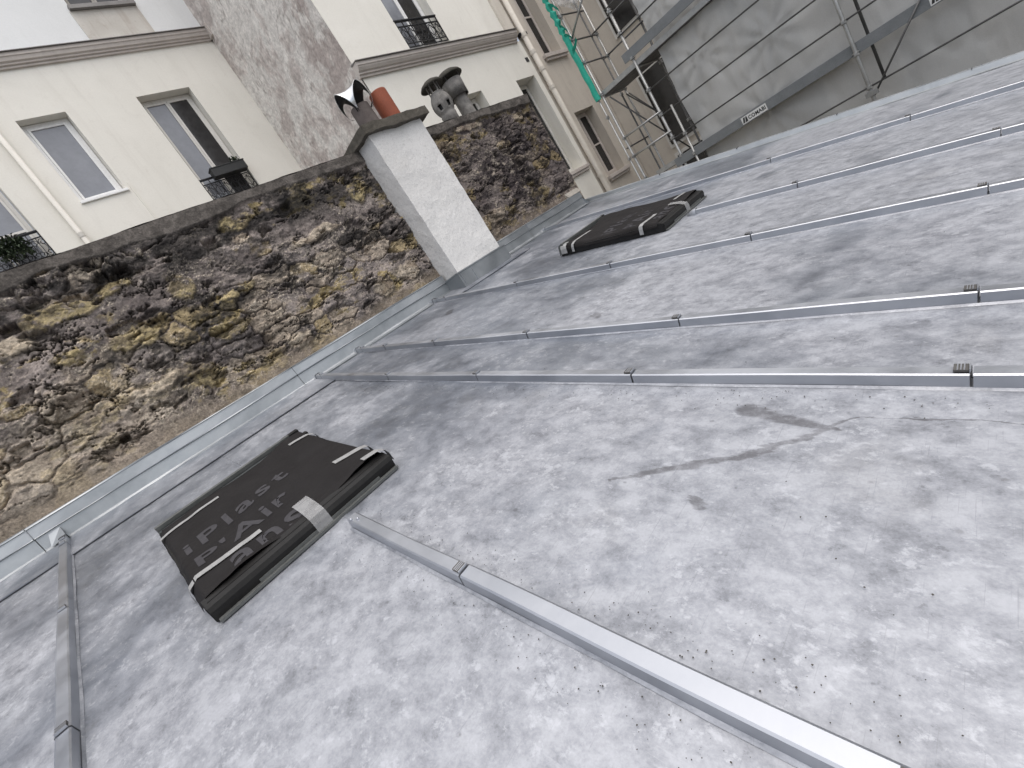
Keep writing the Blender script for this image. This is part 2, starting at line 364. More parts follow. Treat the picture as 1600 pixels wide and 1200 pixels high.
# ------------------------------------------------------------------ zinc roof
XE = 6.40; SB = -7.4
roof = thing('zinc_roof', 'pale grey zinc batten roof sloping down from the rubble stone wall', 'roof')
BX = {'b0': -.60, 'b1': .385, 'b2': 1.425, 'b3': 1.90, 'b4': 2.955, 'b5': 3.93, 'b6': 5.14}
def sheet(x0, x1, s0, s1, o=0.0, name='sheet', step=.045, pid=0):
    nx = max(3, int((x1-x0)/step)); ns = max(3, int((s0-s1)/step))
    X, Sg = np.meshgrid(np.linspace(x0, x1, nx), np.linspace(s0, s1, ns), indexing='ij')
    O = o + .0045*(fbm(X*1.3, Sg*.9, 3, 3)-.5) + .0030*(fbm(X*4+7, Sg*3, 11, 3)-.5)
    e = np.minimum(X-x0, x1-X); live = ss(-1.2, -2.6, Sg) if (min(abs(x0-.385), abs(x1-.385), abs(x0-3.93), abs(x1-3.93)) < .01) else 1.0
    O = O + .006*np.exp(-e/.03)*live
    P = np.stack([X, Sg*CS-O*SN, Sg*SN+O*CS], -1)
    o_ = obj(name, grid_mesh(name, P, flip=True), 'zinc_sheet', roof, True); o_.pass_index = pid; return o_
xs = [-2.6, BX['b0'], BX['b1'], BX['b2'], BX['b3'], BX['b4'], BX['b5'], BX['b6'], XE-.02]
for a, b, pid in zip(xs, xs[1:], (1, 2, 2, 3, 4, 5, 5, 7)): sheet(a+.0005, b-.0005, -.0, SB, pid=pid)
# upper strip sheets overlapping the lower ones
def strip(x0, x1, s0, s1, o):
    bm = BM(); n = 40
    top = [[bm.verts.new(RP(x0+(x1-x0)*i/n, s, o+.0012*math.sin(i*.9+k))) for i in range(n+1)] for k, s in enumerate((s0, (s0+s1)/2, s1))]
    bot = [bm.verts.new(RP(x0+(x1-x0)*i/n, s1-.001, .002)) for i in range(n+1)]
    top.append(bot)
    for a, b in zip(top, top[1:]):
        for i in range(n): bm.faces.new((a[i], a[i+1], b[i+1], b[i]))
    obj('ridge_sheet', bm, 'zinc_sheet', roof)
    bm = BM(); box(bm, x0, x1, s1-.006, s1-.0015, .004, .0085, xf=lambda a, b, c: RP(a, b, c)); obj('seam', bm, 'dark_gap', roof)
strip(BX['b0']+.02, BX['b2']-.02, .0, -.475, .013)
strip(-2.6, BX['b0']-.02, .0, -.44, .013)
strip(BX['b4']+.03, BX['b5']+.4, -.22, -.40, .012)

def cap_profile(wb, wt, h): return [(-wb/2, 0.0), (-wt/2-.001, h*.93), (-wt/2+.004, h), (wt/2-.004, h), (wt/2+.001, h*.93), (wb/2, 0.0)]
def cap_seg(x, s0, s1, parent, grow=0.0, wb=.047, wt=.041, h=.047, dx=0.0):
    bm = BM(); n = max(2, int((s0-s1)/.12)); rows = []
    for i in range(n+1):
        t = i/n; s = s0+(s1-s0)*t; wob = .0012*math.sin(7*s+x*3); hb = .0010*math.sin(5*s+x)
        rows.append([bm.verts.new(RP(x+a+dx*t+wob, s, max(0, o+(grow+hb if o > .01 else 0)))) for a, o in cap_profile(wb+2*grow, wt+2*grow, h)])
    for a, b in zip(rows, rows[1:]):
        for k in range(len(a)-1): bm.faces.new((a[k], a[k+1], b[k+1], b[k]))
    bm.faces.new(rows[0]); bm.faces.new(rows[-1][::-1])
    bmesh.ops.recalc_face_normals(bm, faces=bm.faces)
    return obj('cap', bm, 'zinc_cap', parent)
def clip(x, s, parent, big=True):
    """folded zinc tab that pins the joint of two caps"""
    bm = BM(); z = .0500; xf = lambda a, b, c: RP(x+a, s+b, c)
    box(bm, -.016, .016, .0045, .034, z-.001, z+.006, .0008, xf=None)
    for v_ in bm.verts: v_.co = Vector(xf(*v_.co))
    obj('clip', bm, 'zinc_old', parent)
    bm = BM()
    for q in (.013, .0195, .026): box(bm, -.0150, .0150, q-.0014, q+.0014, z+.006, z+.0068, xf=xf)
    box(bm, -.0165, .0165, .0005, .0035, z-.001, z+.009, xf=xf); obj('clip_fold', bm, 'zinc_cap', parent)
    bm = BM(); prof = cap_profile(.0500, .0440, .0492)
    A = [bm.verts.new(RP(x+a, s-.0008, o)) for a, o in prof]; B = [bm.verts.new(RP(x+a, s+.0018, o)) for a, o in prof]
    for k in range(len(A)-1): bm.faces.new((A[k], A[k+1], B[k+1], B[k]))
    obj('joint_gap', bm, 'dark_gap', parent)
def nose(x, s, parent):
    bm = BM(); rows = []
    for i in range(9):
        t = i/8; k = math.cos(t*PI/2)**.6 if t < 1 else 0.0; k = max(k, .05)
        rows.append([bm.verts.new(RP(x+a*(.35+.65*k)*1.12, s+.085*t, o*1.08*k+.003)) for a, o in cap_profile(.052, .042, .046)])
    for a, b in zip(rows, rows[1:]):
        for q in range(len(a)-1): bm.faces.new((a[q], a[q+1], b[q+1], b[q]))
    bm.faces.new(rows[-1]); obj('batten_end', bm, 'zinc_cap', parent, True)
def batten(x, s_top, clips, s_bot=SB, with_nose=True, top_clip=True):
    e = bpy.data.objects.new('batten', None); e.empty_display_size = .05; link(e, roof)
    cuts = [s_top]+[c for c in clips if c < s_top]+[s_bot]
    for i, (a, b) in enumerate(zip(cuts, cuts[1:])): cap_seg(x, a-(.004 if i else 0), b+.003, e, .0004+.0012*(i % 2))
    for c in cuts[1:-1]: clip(x, c, e)
    if with_nose: nose(x, s_top, e)
    # thin base flange of the sheet turned up beside the batten
    for sg in (-1, 1):
        bm = BM(); n = 40
        A = [bm.verts.new(RP(x+sg*.0245, s_top+(s_bot-s_top)*i/n, .010)) for i in range(n+1)]
        B = [bm.verts.new(RP(x+sg*(.033+.0015*math.sin(i*1.7)), s_top+(s_bot-s_top)*i/n, .0040)) for i in range(n+1)]
        for i in range(n): bm.faces.new((A[i], A[i+1], B[i+1], B[i]))
        obj('upstand', bm, 'zinc_sheet', e)
    return e
CL = [-.25, -1.39, -2.39, -3.38, -4.37, -5.36, -6.35]
batten(BX['b0'], -.06, [-.13, -.25, -1.43, -2.46, -3.45, -4.44, -5.4, -6.4])
batten(BX['b1'], -2.66, [-3.38, -4.37, -5.36, -6.35], with_nose=False)
batten(BX['b2'], -.08, [-.20]+CL[1:])
batten(BX['b3'], -.06, [-.18, -.62]+CL[1:])
batten(BX['b4'], -.06, [-.14]+[-.30]+CL[1:])
batten(BX['b5'], -2.66, [-3.40, -4.40, -5.36, -6.35])
batten(BX['b6'], -.06, [-2.9, -3.9, -4.9, -5.9])
# rivet at the head of the batten below the skylight
for sx, ssx in ((BX['b1'], -2.72), (BX['b1']-.015, -2.69)):
    bm = BM(); bmesh.ops.create_uvsphere(bm, u_segments=10, v_segments=6, radius=.006); bmesh.ops.translate(bm, verts=bm.verts, vec=RP(sx, ssx, .049)); obj('rivet', bm, 'zinc_cap', roof, True)
# verge roll along the far edge
bm = BM(); n = 60; prof = [(-.09, .004), (-.055, .012), (-.035, .052), (-.012, .060), (.012, .050), (.016, -.02), (.016, -.16)]
rows = [[bm.verts.new(RP(XE+a, .05+(SB-.05)*i/n, o+.0015*math.sin(i*1.3))) for a, o in prof] for i in range(n+1)]
for a, b in zip(rows, rows[1:]):
    for q in range(len(a)-1): bm.faces.new((a[q], a[q+1], b[q+1], b[q]))
obj('verge_trim', bm, 'zinc_flash', roof)
bm = BM()
for s in (-1.2, -2.2, -3.2, -4.2): box(bm, -.05, .02, -.0015, .0015, .05, .0625, xf=lambda a, b, c, s=s: RP(XE+a, s+b, c))
obj('verge_joint', bm, 'dark_gap', roof)
# gable wall carrying the roof
bm = BM(); box(bm, -2.6, XE-.02, -7.1, .3, -9, -2.0)
pr = [bm.verts.new(p) for p in ((XE-.03, .3, -2.0), (XE-.03, -7.1, -2.0), (XE-.03, -7.1, -1.80), (XE-.03, .3, .0))]; bm.faces.new(pr)
obj('gable_wall', bm, 'plaster_shade', roof)

# flashing against the stone wall
def flashing(x0, x1):
    bm = BM(); n = max(3, int((x1-x0)/.12))
    prof = [(-.085, -.012), (-.030, .004), (-.012, .020), (-.004, .112), (-.016, .116), (-.016, .122), (-.008, .196), (-.014, .199), (-.012, .207), (.075, .218)]
    rows = []
    for i in range(n+1):
        x = x0+(x1-x0)*i/n; rows.append([bm.verts.new((x, y+.0022*math.sin(x*5+k*2), z+.0025*math.sin(x*2.3+k) + (0 if k > 2 else 0))) for k, (y, z) in enumerate(prof)])
    for a, b in zip(rows, rows[1:]):
        for q in range(len(prof)-1): bm.faces.new((a[q], a[q+1], b[q+1], b[q]))
    if x1 > 6:
        bm.faces.new(rows[-1][::-1])
    return obj('wall_flashing', bm, 'zinc_flash', roof)
for a, b in ((-2.6, -.72), (-.715, 1.30), (1.305, 3.27), (4.09, 4.9), (4.905, 6.28)): flashing(a, b)
for x in (-.717, 1.303, 4.902):
    bm = BM(); box(bm, x-.001, x+.001, -.019, -.008, .124, .197); obj('flashing_joint', bm, 'zinc_cap', roof)
# corner fold beside the nearest batten
bm = BM(); v = [bm.verts.new(p) for p in ((-.68, -.035, .012), (-.58, -.075, .025), (-.58, -.01, .10), (-.64, .004, .125))]; bm.faces.new(v); obj('corner_fold', bm, 'zinc_flash', roof)
# collar round the chimney foot
bm = BM()
box(bm, 3.262, 4.095, -.292, -.276, -.075, .112); box(bm, 3.255, 4.10, -.300, -.262, .112, .128, .003)
box(bm, 3.262, 3.278, -.276, .05, -.06, .112); box(bm, 3.255, 3.29, -.262, .05, .112, .128, .003)
box(bm, 4.079, 4.095, -.276, .03, -.06, .112); box(bm, 4.07, 4.10, -.262, .03, .112, .128, .003)
obj('chimney_collar', bm, 'zinc_flash', roof)
bm = BM()
for x in (3.29, 3.47): box(bm, x, x+.004, -.299, -.292, -.08, .105)
obj('collar_seam', bm, 'zinc_cap', roof)
bm = BM(); box(bm, 3.15, 4.30, -.42, -.30, .006, .011, xf=lambda a, b, c: RP(a, b, c)); box(bm, 3.10, 3.262, -.32, -.02, .006, .012, xf=lambda a, b, c: RP(a, b, c)); obj('apron', bm, 'zinc_sheet', roof)

# ------------------------------------------------------------------ crumbs of dirt lying on the zinc
bm = BM(); rng = random.Random(3)
def crumb(x, s, r_):
    m = bmesh.ops.create_icosphere(bm, subdivisions=1, radius=r_)
    for v in m['verts']: v.co = Vector(RP(x, s, .0045)) + Vector((v.co.x*rng.uniform(.7, 1.5), v.co.y*rng.uniform(.7, 1.5), v.co.z*.5))
for _ in range(420):
    s = rng.uniform(-4.7, -2.6); side = rng.choice((-1, 1)); crumb(BX['b1']+side*(.05+abs(rng.gauss(0, .045))), s, rng.choice((.0006, .0008, .0011, .0014, .0019)))
for _ in range(260):
    s = rng.uniform(-4.6, -1.0); crumb(BX['b2']-(.05+abs(rng.gauss(0, .06))), s, rng.choice((.001, .0014, .002)))
for _ in range(90): crumb(rng.uniform(-.6, 3.0), rng.uniform(-4.4, -1.0), rng.choice((.0009, .0012, .002)))
o_ = obj('grit', bm, 'crumb', None); tag(o_, 'fine dark grit scattered on the zinc along the battens', 'grit', kind='stuff')

# ------------------------------------------------------------------ rubble stone wall
WX0, WX1, WT = -2.6, 6.45, 1.775
wall = thing('stone_wall', 'rough weathered rubble stone wall behind the zinc roof', 'wall')
def wall_field(X, Z):
    a = fbm(X*3, Z*3, 50, 5)-.5; b = fbm(X*3+5, Z*3, 60, 5)-.5
    wx = X + .24*a + .05*(fbm(X*14, Z*14, 52, 4, .6)-.5); wz = Z + .16*b + .04*(fbm(X*14+3, Z*14, 62, 4, .6)-.5)
    cw, ch = .30, .15
    row = np.floor(wz/ch); f1 = np.full(X.shape, 9.); f2 = np.full(X.shape, 9.); sid = np.zeros(X.shape); cid = np.zeros(X.shape)
    for dz in (-1, 0, 1):
        rr = row+dz; shift = hsh(rr, rr*0, 5)*cw; colc = np.floor((wx-shift)/cw)
        for dx in (-2, -1, 0, 1, 2):
            cc = colc+dx
            px = (cc+.5+.75*(hsh(cc, rr, 1)-.5))*cw+shift; pz = (rr+.5+.6*(hsh(cc, rr, 2)-.5))*ch
            D = np.hypot((wx-px)*.62, (wz-pz)*1.05); hid = hsh(cc, rr, 9)
            m = D < f1
            f2 = np.where(m, f1, np.minimum(f2, D)); sid = np.where(m, hid, sid); cid = np.where(m, (cc+500)*1000+rr+50, cid); f1 = np.where(m, D, f1)
    J = f2-f1
    mort = fbm(X*1.6+3, Z*2.4, 70, 6, .58)
    cover = ss(.40, .52, mort + .16*(fbm(X*14, Z*14, 75, 4)-.5))     # where old render still hides the stones
    stone = ss(.002, .022, J)*(.014+.030*sid)
    q = fbm(wx*1.9, wz*4.0, 80, 8, .60)*9.0; e1 = q-np.floor(q); terr = (np.floor(q)+ss(.42, .54, e1))/9.0
    q2 = fbm(wx*6.0+3, wz*11, 84, 6, .62)*6.0; e2 = q2-np.floor(q2); terr2 = (np.floor(q2)+ss(.40, .52, e2))/6.0
    busy = ss(.40, .60, fbm(X*1.3+60, Z*2.0, 86, 4))                  # crumbled zones against flat zones
    crack = ss(.012, .003, np.abs(fbm(wx*1.7+40, wz*4.2, 88, 8, .62)-.5))*ss(.40, .5, fbm(X*2+3, Z*2, 89, 3))
    rg = 1-np.abs(fbm(wx*9, wz*15, 90, 6, .66)*2-1)
    fine = fbm(X*32, Z*40, 100, 4, .62)
    h = (1-cover)*stone + cover*.020 + (terr-.5)*.10 + (terr2-.5)*.050*(.25+.75*busy) + (rg-.8)*.020*busy + (fine-.5)*.012 - .040*crack
    pit = ss(.63, .70, fbm(wx*4.0+20, wz*8.0, 120, 6, .62)); h = h-.060*pit
    return h, cover, sid, J, e1, e2, busy, crack, cid
def fine_(X, Z): return fbm(X*9, Z*14, 101, 5, .62)
nx, nz = 1180, 230
X, Z = np.meshgrid(np.linspace(WX0, WX1, nx), np.linspace(.16, WT, nz), indexing='ij')
h, cover, sid, J, e1, e2, busy, crack, cid = wall_field(X, Z)
edge = WT-.105+.045*(fbm(X*2.5, X*0, 130, 5)-.5)*2
wXs = X+.16*(fbm(X*5, Z*5, 193, 6, .62)-.5); wZs = Z+.13*(fbm(X*5+9, Z*5, 194, 6, .62)-.5)
ylw = np.zeros(X.shape); tan_ = np.zeros(X.shape)
for (x_, z_, w_, h_, t_) in ((.25, 1.40, .50, .15, 0), (.62, 1.43, .26, .12, 0), (1.72, 1.56, .28, .17, 0), (1.68, 1.40, .20, .10, 1), (.52, 1.02, .40, .17, 0), (1.02, 1.22, .22, .22, 0), (3.02, 1.42, .24, .24, 0), (1.12, .74, .34, .13, 0), (1.55, .36, .20, .20, 1), (1.27, .33, .20, .18, 0), (2.62, .42, .26, .18, 1), (-.10, 1.30, .26, .15, 1), (.75, .50, .20, .17, 0), (.10, 1.08, .22, .12, 0), (2.95, .45, .25, .2, 1), (.45, .62, .5, .10, 1), (1.35, 1.02, .5, .08, 0), (5.0, 1.62, .5, .08, 1), (4.45, 1.50, .3, .14, 1), (6.0, 1.55, .25, .10, 1), (4.6, .5, .3, .2, 1), (2.3, 1.18, .6, .10, 1)):
    m_ = ss(1.15, .80, np.hypot((wXs-x_)/(w_*.5), (wZs-z_)/(h_*.5))); ylw = np.maximum(ylw, m_*(1-t_)); tan_ = np.maximum(tan_, m_*t_)
blk = np.maximum(ylw, tan_); h = h + blk*.020*(.6+.8*fine_(X, Z))
cop = ss(-.012, .006, Z-edge)                                  # cement coping band on top
h = h*(1-cop) + cop*(.052+.010*(fbm(X*12, Z*12, 140, 5)-.5)+.012*(fbm(X*2, Z*3, 141, 3)-.5))
foot = ss(.38, .22, Z + .16*(fbm(X*2.3, Z*3, 150, 5)-.5))       # pointing mortar along the flashing
h = h*(1-foot) + foot*(.030+.018*(fbm(X*10, Z*10, 151, 5)-.5))
for hx, hz, sx, sz, dp in ((.03, .40, .035, .026, .12), (-.05, 1.42, .05, .035, .10), (-.45, .66, .05, .04, .07), (1.44, 1.46, .06, .045, .09), (2.2, 1.5, .07, .05, .08), (5.2, 1.2, .05, .04, .08), (.75, 1.50, .05, .045, .09), (2.0, .45, .06, .05, .05), (6.0, .75, .04, .03, .08), (5.6, 1.35, .05, .04, .07)):
    wxx = X+.02*(fbm(X*20, Z*20, 160, 3)-.5); h = h-dp*ss(1.25, .85, np.maximum(np.abs(wxx-hx)/sx, np.abs(Z-hz)/sz))
h = h*ss(WX1+.001, WX1-.04, X) - .03*ss(WX1-.05, WX1, X)
Y = .085-h
def C3(*c): return np.array(c)
def lerp(a, b, t): return a*(1-t[..., None])+b*t[..., None]
wX = X+.10*(fbm(X*4, Z*4, 191, 5)-.5); wZ = Z+.08*(fbm(X*4+9, Z*4, 192, 5)-.5)
n1 = fbm(X*1.1, Z*1.5, 200, 5); n2 = fbm(wX*3.0, wZ*5.2, 210, 8, .64); n3 = fbm(wX*9, wZ*14, 220, 6, .68); n4 = fbm(X*2.2+9, Z*2.8, 230, 6, .6); n5 = fbm(wX*16, wZ*22, 225, 5, .7)
col = lerp(C3(.135, .115, .107), C3(.285, .245, .222), ss(.36, .64, n2))
scol = np.where((sid < .22)[..., None], C3(.34, .265, .14), np.where((sid < .5)[..., None], C3(.28, .232, .18), C3(.17, .148, .138)))
vis = (1-cover)*ss(.002, .020, J); col = lerp(col, scol*(.6+.9*n3[..., None]), vis*.8)
col = lerp(col, C3(.28, .245, .21), ss(.50, .66, n3)*.45*busy)
col = lerp(col, C3(.30, .235, .105), ss(.585, .64, fbm(wX*1.8+30, wZ*3.4, 240, 8, .64))*ss(.38, .52, n3)*.8)          # yellow limestone showing
col = lerp(col, C3(.50, .44, .355), ss(.60, .68, n5)*ss(.44, .56, n4)*.75*(.3+.7*busy))                          # pale lime crumbs
rimm = ss(.44, .52, fbm(X*2.6+3, Z*3.4, 245, 5, .6))
rim = np.maximum(ss(.06, .01, np.abs(e2-.56))*(.3+.7*busy), ss(.035, .006, np.abs(e1-.55)))*rimm; col = lerp(col, C3(.56, .49, .39), rim*.95)   # broken render edges
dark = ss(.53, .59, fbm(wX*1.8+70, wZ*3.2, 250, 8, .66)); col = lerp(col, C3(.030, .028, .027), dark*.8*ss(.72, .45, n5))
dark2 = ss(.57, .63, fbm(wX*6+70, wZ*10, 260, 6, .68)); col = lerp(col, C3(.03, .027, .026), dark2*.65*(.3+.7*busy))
step_line = ss(.045, .008, np.abs(e1-.40))*ss(.42, .52, fbm(X*2.1+13, Z*3.0, 246, 5, .6)); col = lerp(col, C3(.028, .025, .024), step_line*.8)  # dark line just below the flake steps
col = lerp(col, C3(.028, .025, .023), crack*.85)  # shade inside the cracks painted into the colour
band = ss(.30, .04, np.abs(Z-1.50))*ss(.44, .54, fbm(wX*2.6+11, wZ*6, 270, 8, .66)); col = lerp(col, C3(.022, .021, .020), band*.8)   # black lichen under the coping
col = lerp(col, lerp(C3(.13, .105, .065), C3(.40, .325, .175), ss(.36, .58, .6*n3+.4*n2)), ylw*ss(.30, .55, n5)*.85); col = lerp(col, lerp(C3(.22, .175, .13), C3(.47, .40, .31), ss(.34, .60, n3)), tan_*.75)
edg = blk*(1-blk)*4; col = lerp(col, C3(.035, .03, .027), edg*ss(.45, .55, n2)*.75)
pale = ss(.9, .1, X+.5*(n4-.5))*ss(1.15, .5, Z+.5*(n2-.5)); col = lerp(col, lerp(C3(.30, .25, .195), C3(.46, .395, .31), ss(.4, .62, n3)), pale*.55)
col = col*1.18
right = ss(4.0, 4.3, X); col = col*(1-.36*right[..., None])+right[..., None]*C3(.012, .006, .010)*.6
col = lerp(col, lerp(C3(.30, .245, .18), C3(.20, .165, .13), n3), foot*.65*(1-.4*right))
col = lerp(col, lerp(C3(.085, .076, .068), C3(.15, .134, .12), ss(.3, .7, n3)), cop)
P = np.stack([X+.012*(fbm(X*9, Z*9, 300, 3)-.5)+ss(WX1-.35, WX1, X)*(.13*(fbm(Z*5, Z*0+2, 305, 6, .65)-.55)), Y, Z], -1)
P[:, -1, 2] += .012*(fbm(X[:, -1]*6, X[:, -1]*0, 310, 4)-.5)
ci = cid[:-1, :-1].astype(np.int64); ok = (J[:-1, :-1] > .006) & (cover[:-1, :-1] < .45) & (cop[:-1, :-1] < .1) & (foot[:-1, :-1] < .3)
ids, cnt = np.unique(ci[ok], return_counts=True); order = np.argsort(-cnt)
Xc = X[:-1, :-1]; own = np.full(ci.shape, -1, np.int64)
keep = [int(ids[k]) for k in order if cnt[k] > 60][:240]
for k, c_ in enumerate(keep): own[ok & (ci == c_)] = k
gi = np.arange(X.size).reshape(X.shape)
quads = np.stack([gi[:-1, :-1], gi[1:, :-1], gi[1:, 1:], gi[:-1, 1:]], -1)
PV = P.reshape(-1, 3); CV = col.reshape(-1, 3)
def sub_mesh(name, q, push=0.0):
    used, inv = np.unique(q.reshape(-1), return_inverse=True); vtx = PV[used].copy(); me = bpy.data.meshes.new(name)
    if push:
        bc = np.bincount(inv, minlength=len(used)); inner = bc >= 4
        vtx[inner, 1] -= push
        # a skirt folded back into the wall closes the edge of the stone
        ed = np.concatenate([q[:, [0, 1]], q[:, [1, 2]], q[:, [2, 3]], q[:, [3, 0]]]); key = np.sort(ed, 1); uq, ix, ct = np.unique(key, axis=0, return_index=True, return_counts=True)
        rim_ = ed[ix[ct == 1]]; ri = np.searchsorted(used, rim_); n0 = len(vtx)
        bu = np.unique(ri); bmap = np.zeros(n0, int); bmap[bu] = np.arange(len(bu)); back = vtx[bu].copy(); back[:, 1] += .03; vtx[bu, 1] -= push*.5
        vtx = np.concatenate([vtx, back]); sk = np.stack([ri[:, 1], ri[:, 0], n0+bmap[ri[:, 0]], n0+bmap[ri[:, 1]]], 1)
        faces = np.concatenate([inv.reshape(-1, 4), sk]); cc_ = np.concatenate([CV[used], CV[used][bu]])
    else: faces = inv.reshape(-1, 4); cc_ = CV[used]
    me.vertices.add(len(vtx)); me.vertices.foreach_set('co', vtx.reshape(-1).astype(np.float32))
    me.loops.add(faces.size); me.loops.foreach_set('vertex_index', faces.reshape(-1).astype(np.int32))
    me.polygons.add(len(faces)); me.polygons.foreach_set('loop_start', (np.arange(len(faces))*4).astype(np.int32)); me.update(calc_edges=True)
    at = me.attributes.new('col', 'FLOAT_COLOR', 'POINT'); at.data.foreach_set('color', np.concatenate([cc_, np.ones((len(cc_), 1))], 1).reshape(-1).astype(np.float32)); me.validate()
    return me
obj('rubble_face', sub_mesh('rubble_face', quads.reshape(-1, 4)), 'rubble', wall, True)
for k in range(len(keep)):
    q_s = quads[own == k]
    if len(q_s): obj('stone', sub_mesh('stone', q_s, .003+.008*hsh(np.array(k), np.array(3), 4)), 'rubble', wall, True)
# body behind the face with a broken right end and coping top
nz2 = 60; zz = np.linspace(-.1, WT-.004, nz2); yy = np.linspace(.088, .52, 14)
Yg, Zg = np.meshgrid(yy, zz, indexing='ij'); xe = WX1-.012+.05*(fbm(Yg*8, Zg*5, 320, 5)-.5)*2*.6-.11*ss(1.55, .2, Zg)*1.0
xe = np.where(Yg < .1, WX1-.005, xe)
cE = lerp(C3(.16, .14, .12), C3(.36, .31, .25), ss(.4, .65, fbm(Yg*9, Zg*9, 330, 5)))
obj('broken_end', grid_mesh('broken_end', np.stack([xe, Yg, Zg], -1), cE), 'rubble', wall, True)
xt = np.linspace(WX0, WX1-.01, 300); Xg, Yg = np.meshgrid(xt, np.linspace(.040, .54, 16), indexing='ij')
Zt = WT+.006+.02*(fbm(Xg*5, Yg*8, 340, 5)-.5)+.02*np.sin((Yg-.04)/.5*PI)
obj('coping', grid_mesh('coping', np.stack([Xg, Yg, Zt], -1), lerp(C3(.10, .09, .08), C3(.17, .155, .14), fbm(Xg*6, Yg*6, 350, 5))), 'rubble', wall, True)
bm = BM(); box(bm, WX0, WX1-.20, .30, .52, -9, WT-.03); obj('wall_core', bm, 'cement', wall)
bm = BM()
solid_profile(bm, [(.005, .212), (.06, .285), (.12, .285), (.12, .19)], 6.02, 6.36); obj('cement_fillet', bm, 'cement', wall)
# ------------------------------------------------------------------ chimney stack and what stands on it
chim = thing('chimney_stack', 'white rendered chimney stack rising from the zinc roof against the stone wall', 'chimney')
def rough_box(x0, x1, y0, y1, z0, z1, step, amp, seed, taper=0.0):
    bm = BM(); box(bm, x0, x1, y0, y1, z0, z1)
    for ax, n in ((0, int((x1-x0)/step)), (1, int((y1-y0)/step)), (2, int((z1-z0)/step))):
        lo, hi = ((x0, x1), (y0, y1), (z0, z1))[ax]
        for k in range(1, n):
            p = [0, 0, 0]; p[ax] = lo+(hi-lo)*k/n; nrm = [0, 0, 0]; nrm[ax] = 1
            bmesh.ops.bisect_plane(bm, geom=bm.verts[:]+bm.edges[:]+bm.faces[:], plane_co=p, plane_no=nrm, dist=1e-6)
    mn = mnoise
    for v in bm.verts:
        p = v.co*6+Vector((seed, seed*2, 0)); p2 = v.co*22
        v.co += Vector((mn.noise(p), mn.noise(p+Vector((9, 3, 1))), mn.noise(p+Vector((2, 8, 5)))))*amp + Vector((mn.noise(p2), mn.noise(p2+Vector((4, 4, 4))), mn.noise(p2+Vector((8, 8, 1)))))*amp*.4
    return bm
obj('shaft', rough_box(3.30, 4.05, -.255, .30, -.05, 1.775, .045, .007, 3), 'chimney_render', chim, False)
obj('cap_slab', rough_box(3.235, 4.155, -.325, .36, 1.768, 1.862, .03, .012, 8), 'concrete_cap', chim, False)
bm = BM(); lathe(bm, [(.16, 0), (.15, .03), (.13, .045), (0.001, .045)], 18, (3.56, -.02, 1.85), wob=.06); lathe(bm, [(.16, 0), (.14, .03), (.12, .04), (.001, .04)], 18, (3.88, -.02, 1.85), wob=.06)
obj('mortar_bed', bm, 'concrete_cap', chim)
pot = thing('chimney_pot', 'plain orange terracotta pot on the white chimney stack', 'chimney pot', (3.885, -.06, 1.88))
bm = BM(); lathe(bm, [(.108, 0), (.108, .18), (.107, .362), (.103, .368), (.094, .366), (.092, .30), (.090, .02)], 28); obj('pot_body', bm, 'terracotta', pot, False)
cow = thing('chimney_cowl', 'bent silver metal cowl with arched openings on the white chimney stack', 'chimney cowl', (3.56, -.06, 1.88))
bm = BM(); lathe(bm, [(.122, 0), (.116, .06), (.108, .27), (.098, .27), (.098, .02)], 24); obj('flue_pipe', bm, 'clay_dark', cow)
# one sheet sprung into four arches, its corners pulled down to the flue
g_ = np.linspace(-1, 1, 61); U, V = np.meshgrid(g_, g_, indexing='ij')
zv = 1-(np.abs(U)*np.abs(V))**1.5
a_ = .075+.100*np.clip(zv, 0, 1)**.6
me = grid_mesh('hood', np.stack([U*a_*1.12, V*a_*1.12, .200+.255*zv], -1)); bm = BM(); bm.from_mesh(me); bmesh.ops.solidify(bm, geom=bm.faces[:], thickness=.003)
obj('hood', bm, 'cowl_steel', cow, True)
obj('shade_lining', grid_mesh('shade_lining', np.stack([U*a_*1.06, V*a_*1.06, .188+.252*zv], -1)), 'dark_gap', cow, True)  # dark copy under the hood, added to stand in for the shade inside
for sx in (-1, 1):
    bm = BM(); tube(bm, [(sx*.09, -.09*sx*0-.06, .21), (sx*.12, -.09, .25)], .006, 6); obj('bracket', bm, 'iron_black', cow)
bee = thing('beehive_cowl', 'grey bulbous fibre cowl with square holes and small hat on the stone wall', 'chimney cowl', (5.04, .28, 1.79))
bm = BM(); lathe(bm, [(.108, 0), (.106, .12), (.112, .15), (.102, .165), (.116, .19), (.125, .21), (.136, .245), (.142, .28), (.142, .32), (.134, .36), (.114, .40), (.090, .435), (.084, .45)], 30)
bmesh.ops.recalc_face_normals(bm, faces=bm.faces)
rem = [fc for fc in bm.faces if .21 < fc.calc_center_median().z < .28 and 10 < (math.degrees(math.atan2(fc.calc_center_median().y, fc.calc_center_median().x)) % 60) < 36]
bmesh.ops.delete(bm, geom=rem, context='FACES'); bmesh.ops.solidify(bm, geom=bm.faces[:], thickness=.016)
obj('cowl_body', bm, 'fibre_grey', bee, True)
bm = BM(); lathe(bm, [(.10, .05), (.10, .40), (.001, .40)], 16); obj('dark_lining', bm, 'dark_gap', bee)
for k in range(6):
    a = k*PI/3+.4; bm = BM(); tube(bm, [(.080*math.cos(a), .080*math.sin(a), .44), (.080*math.cos(a), .080*math.sin(a), .575)], .010, 6); obj('hat_post', bm, 'fibre_grey', bee)
bm = BM(); lathe(bm, [(.165, .535), (.170, .543), (.14, .58), (.085, .61), (.03, .625), (.001, .627)], 26); lathe(bm, [(.165, .535), (.10, .565), (.001, .572)], 26); obj('hat', bm, 'hat_dark', bee, True)
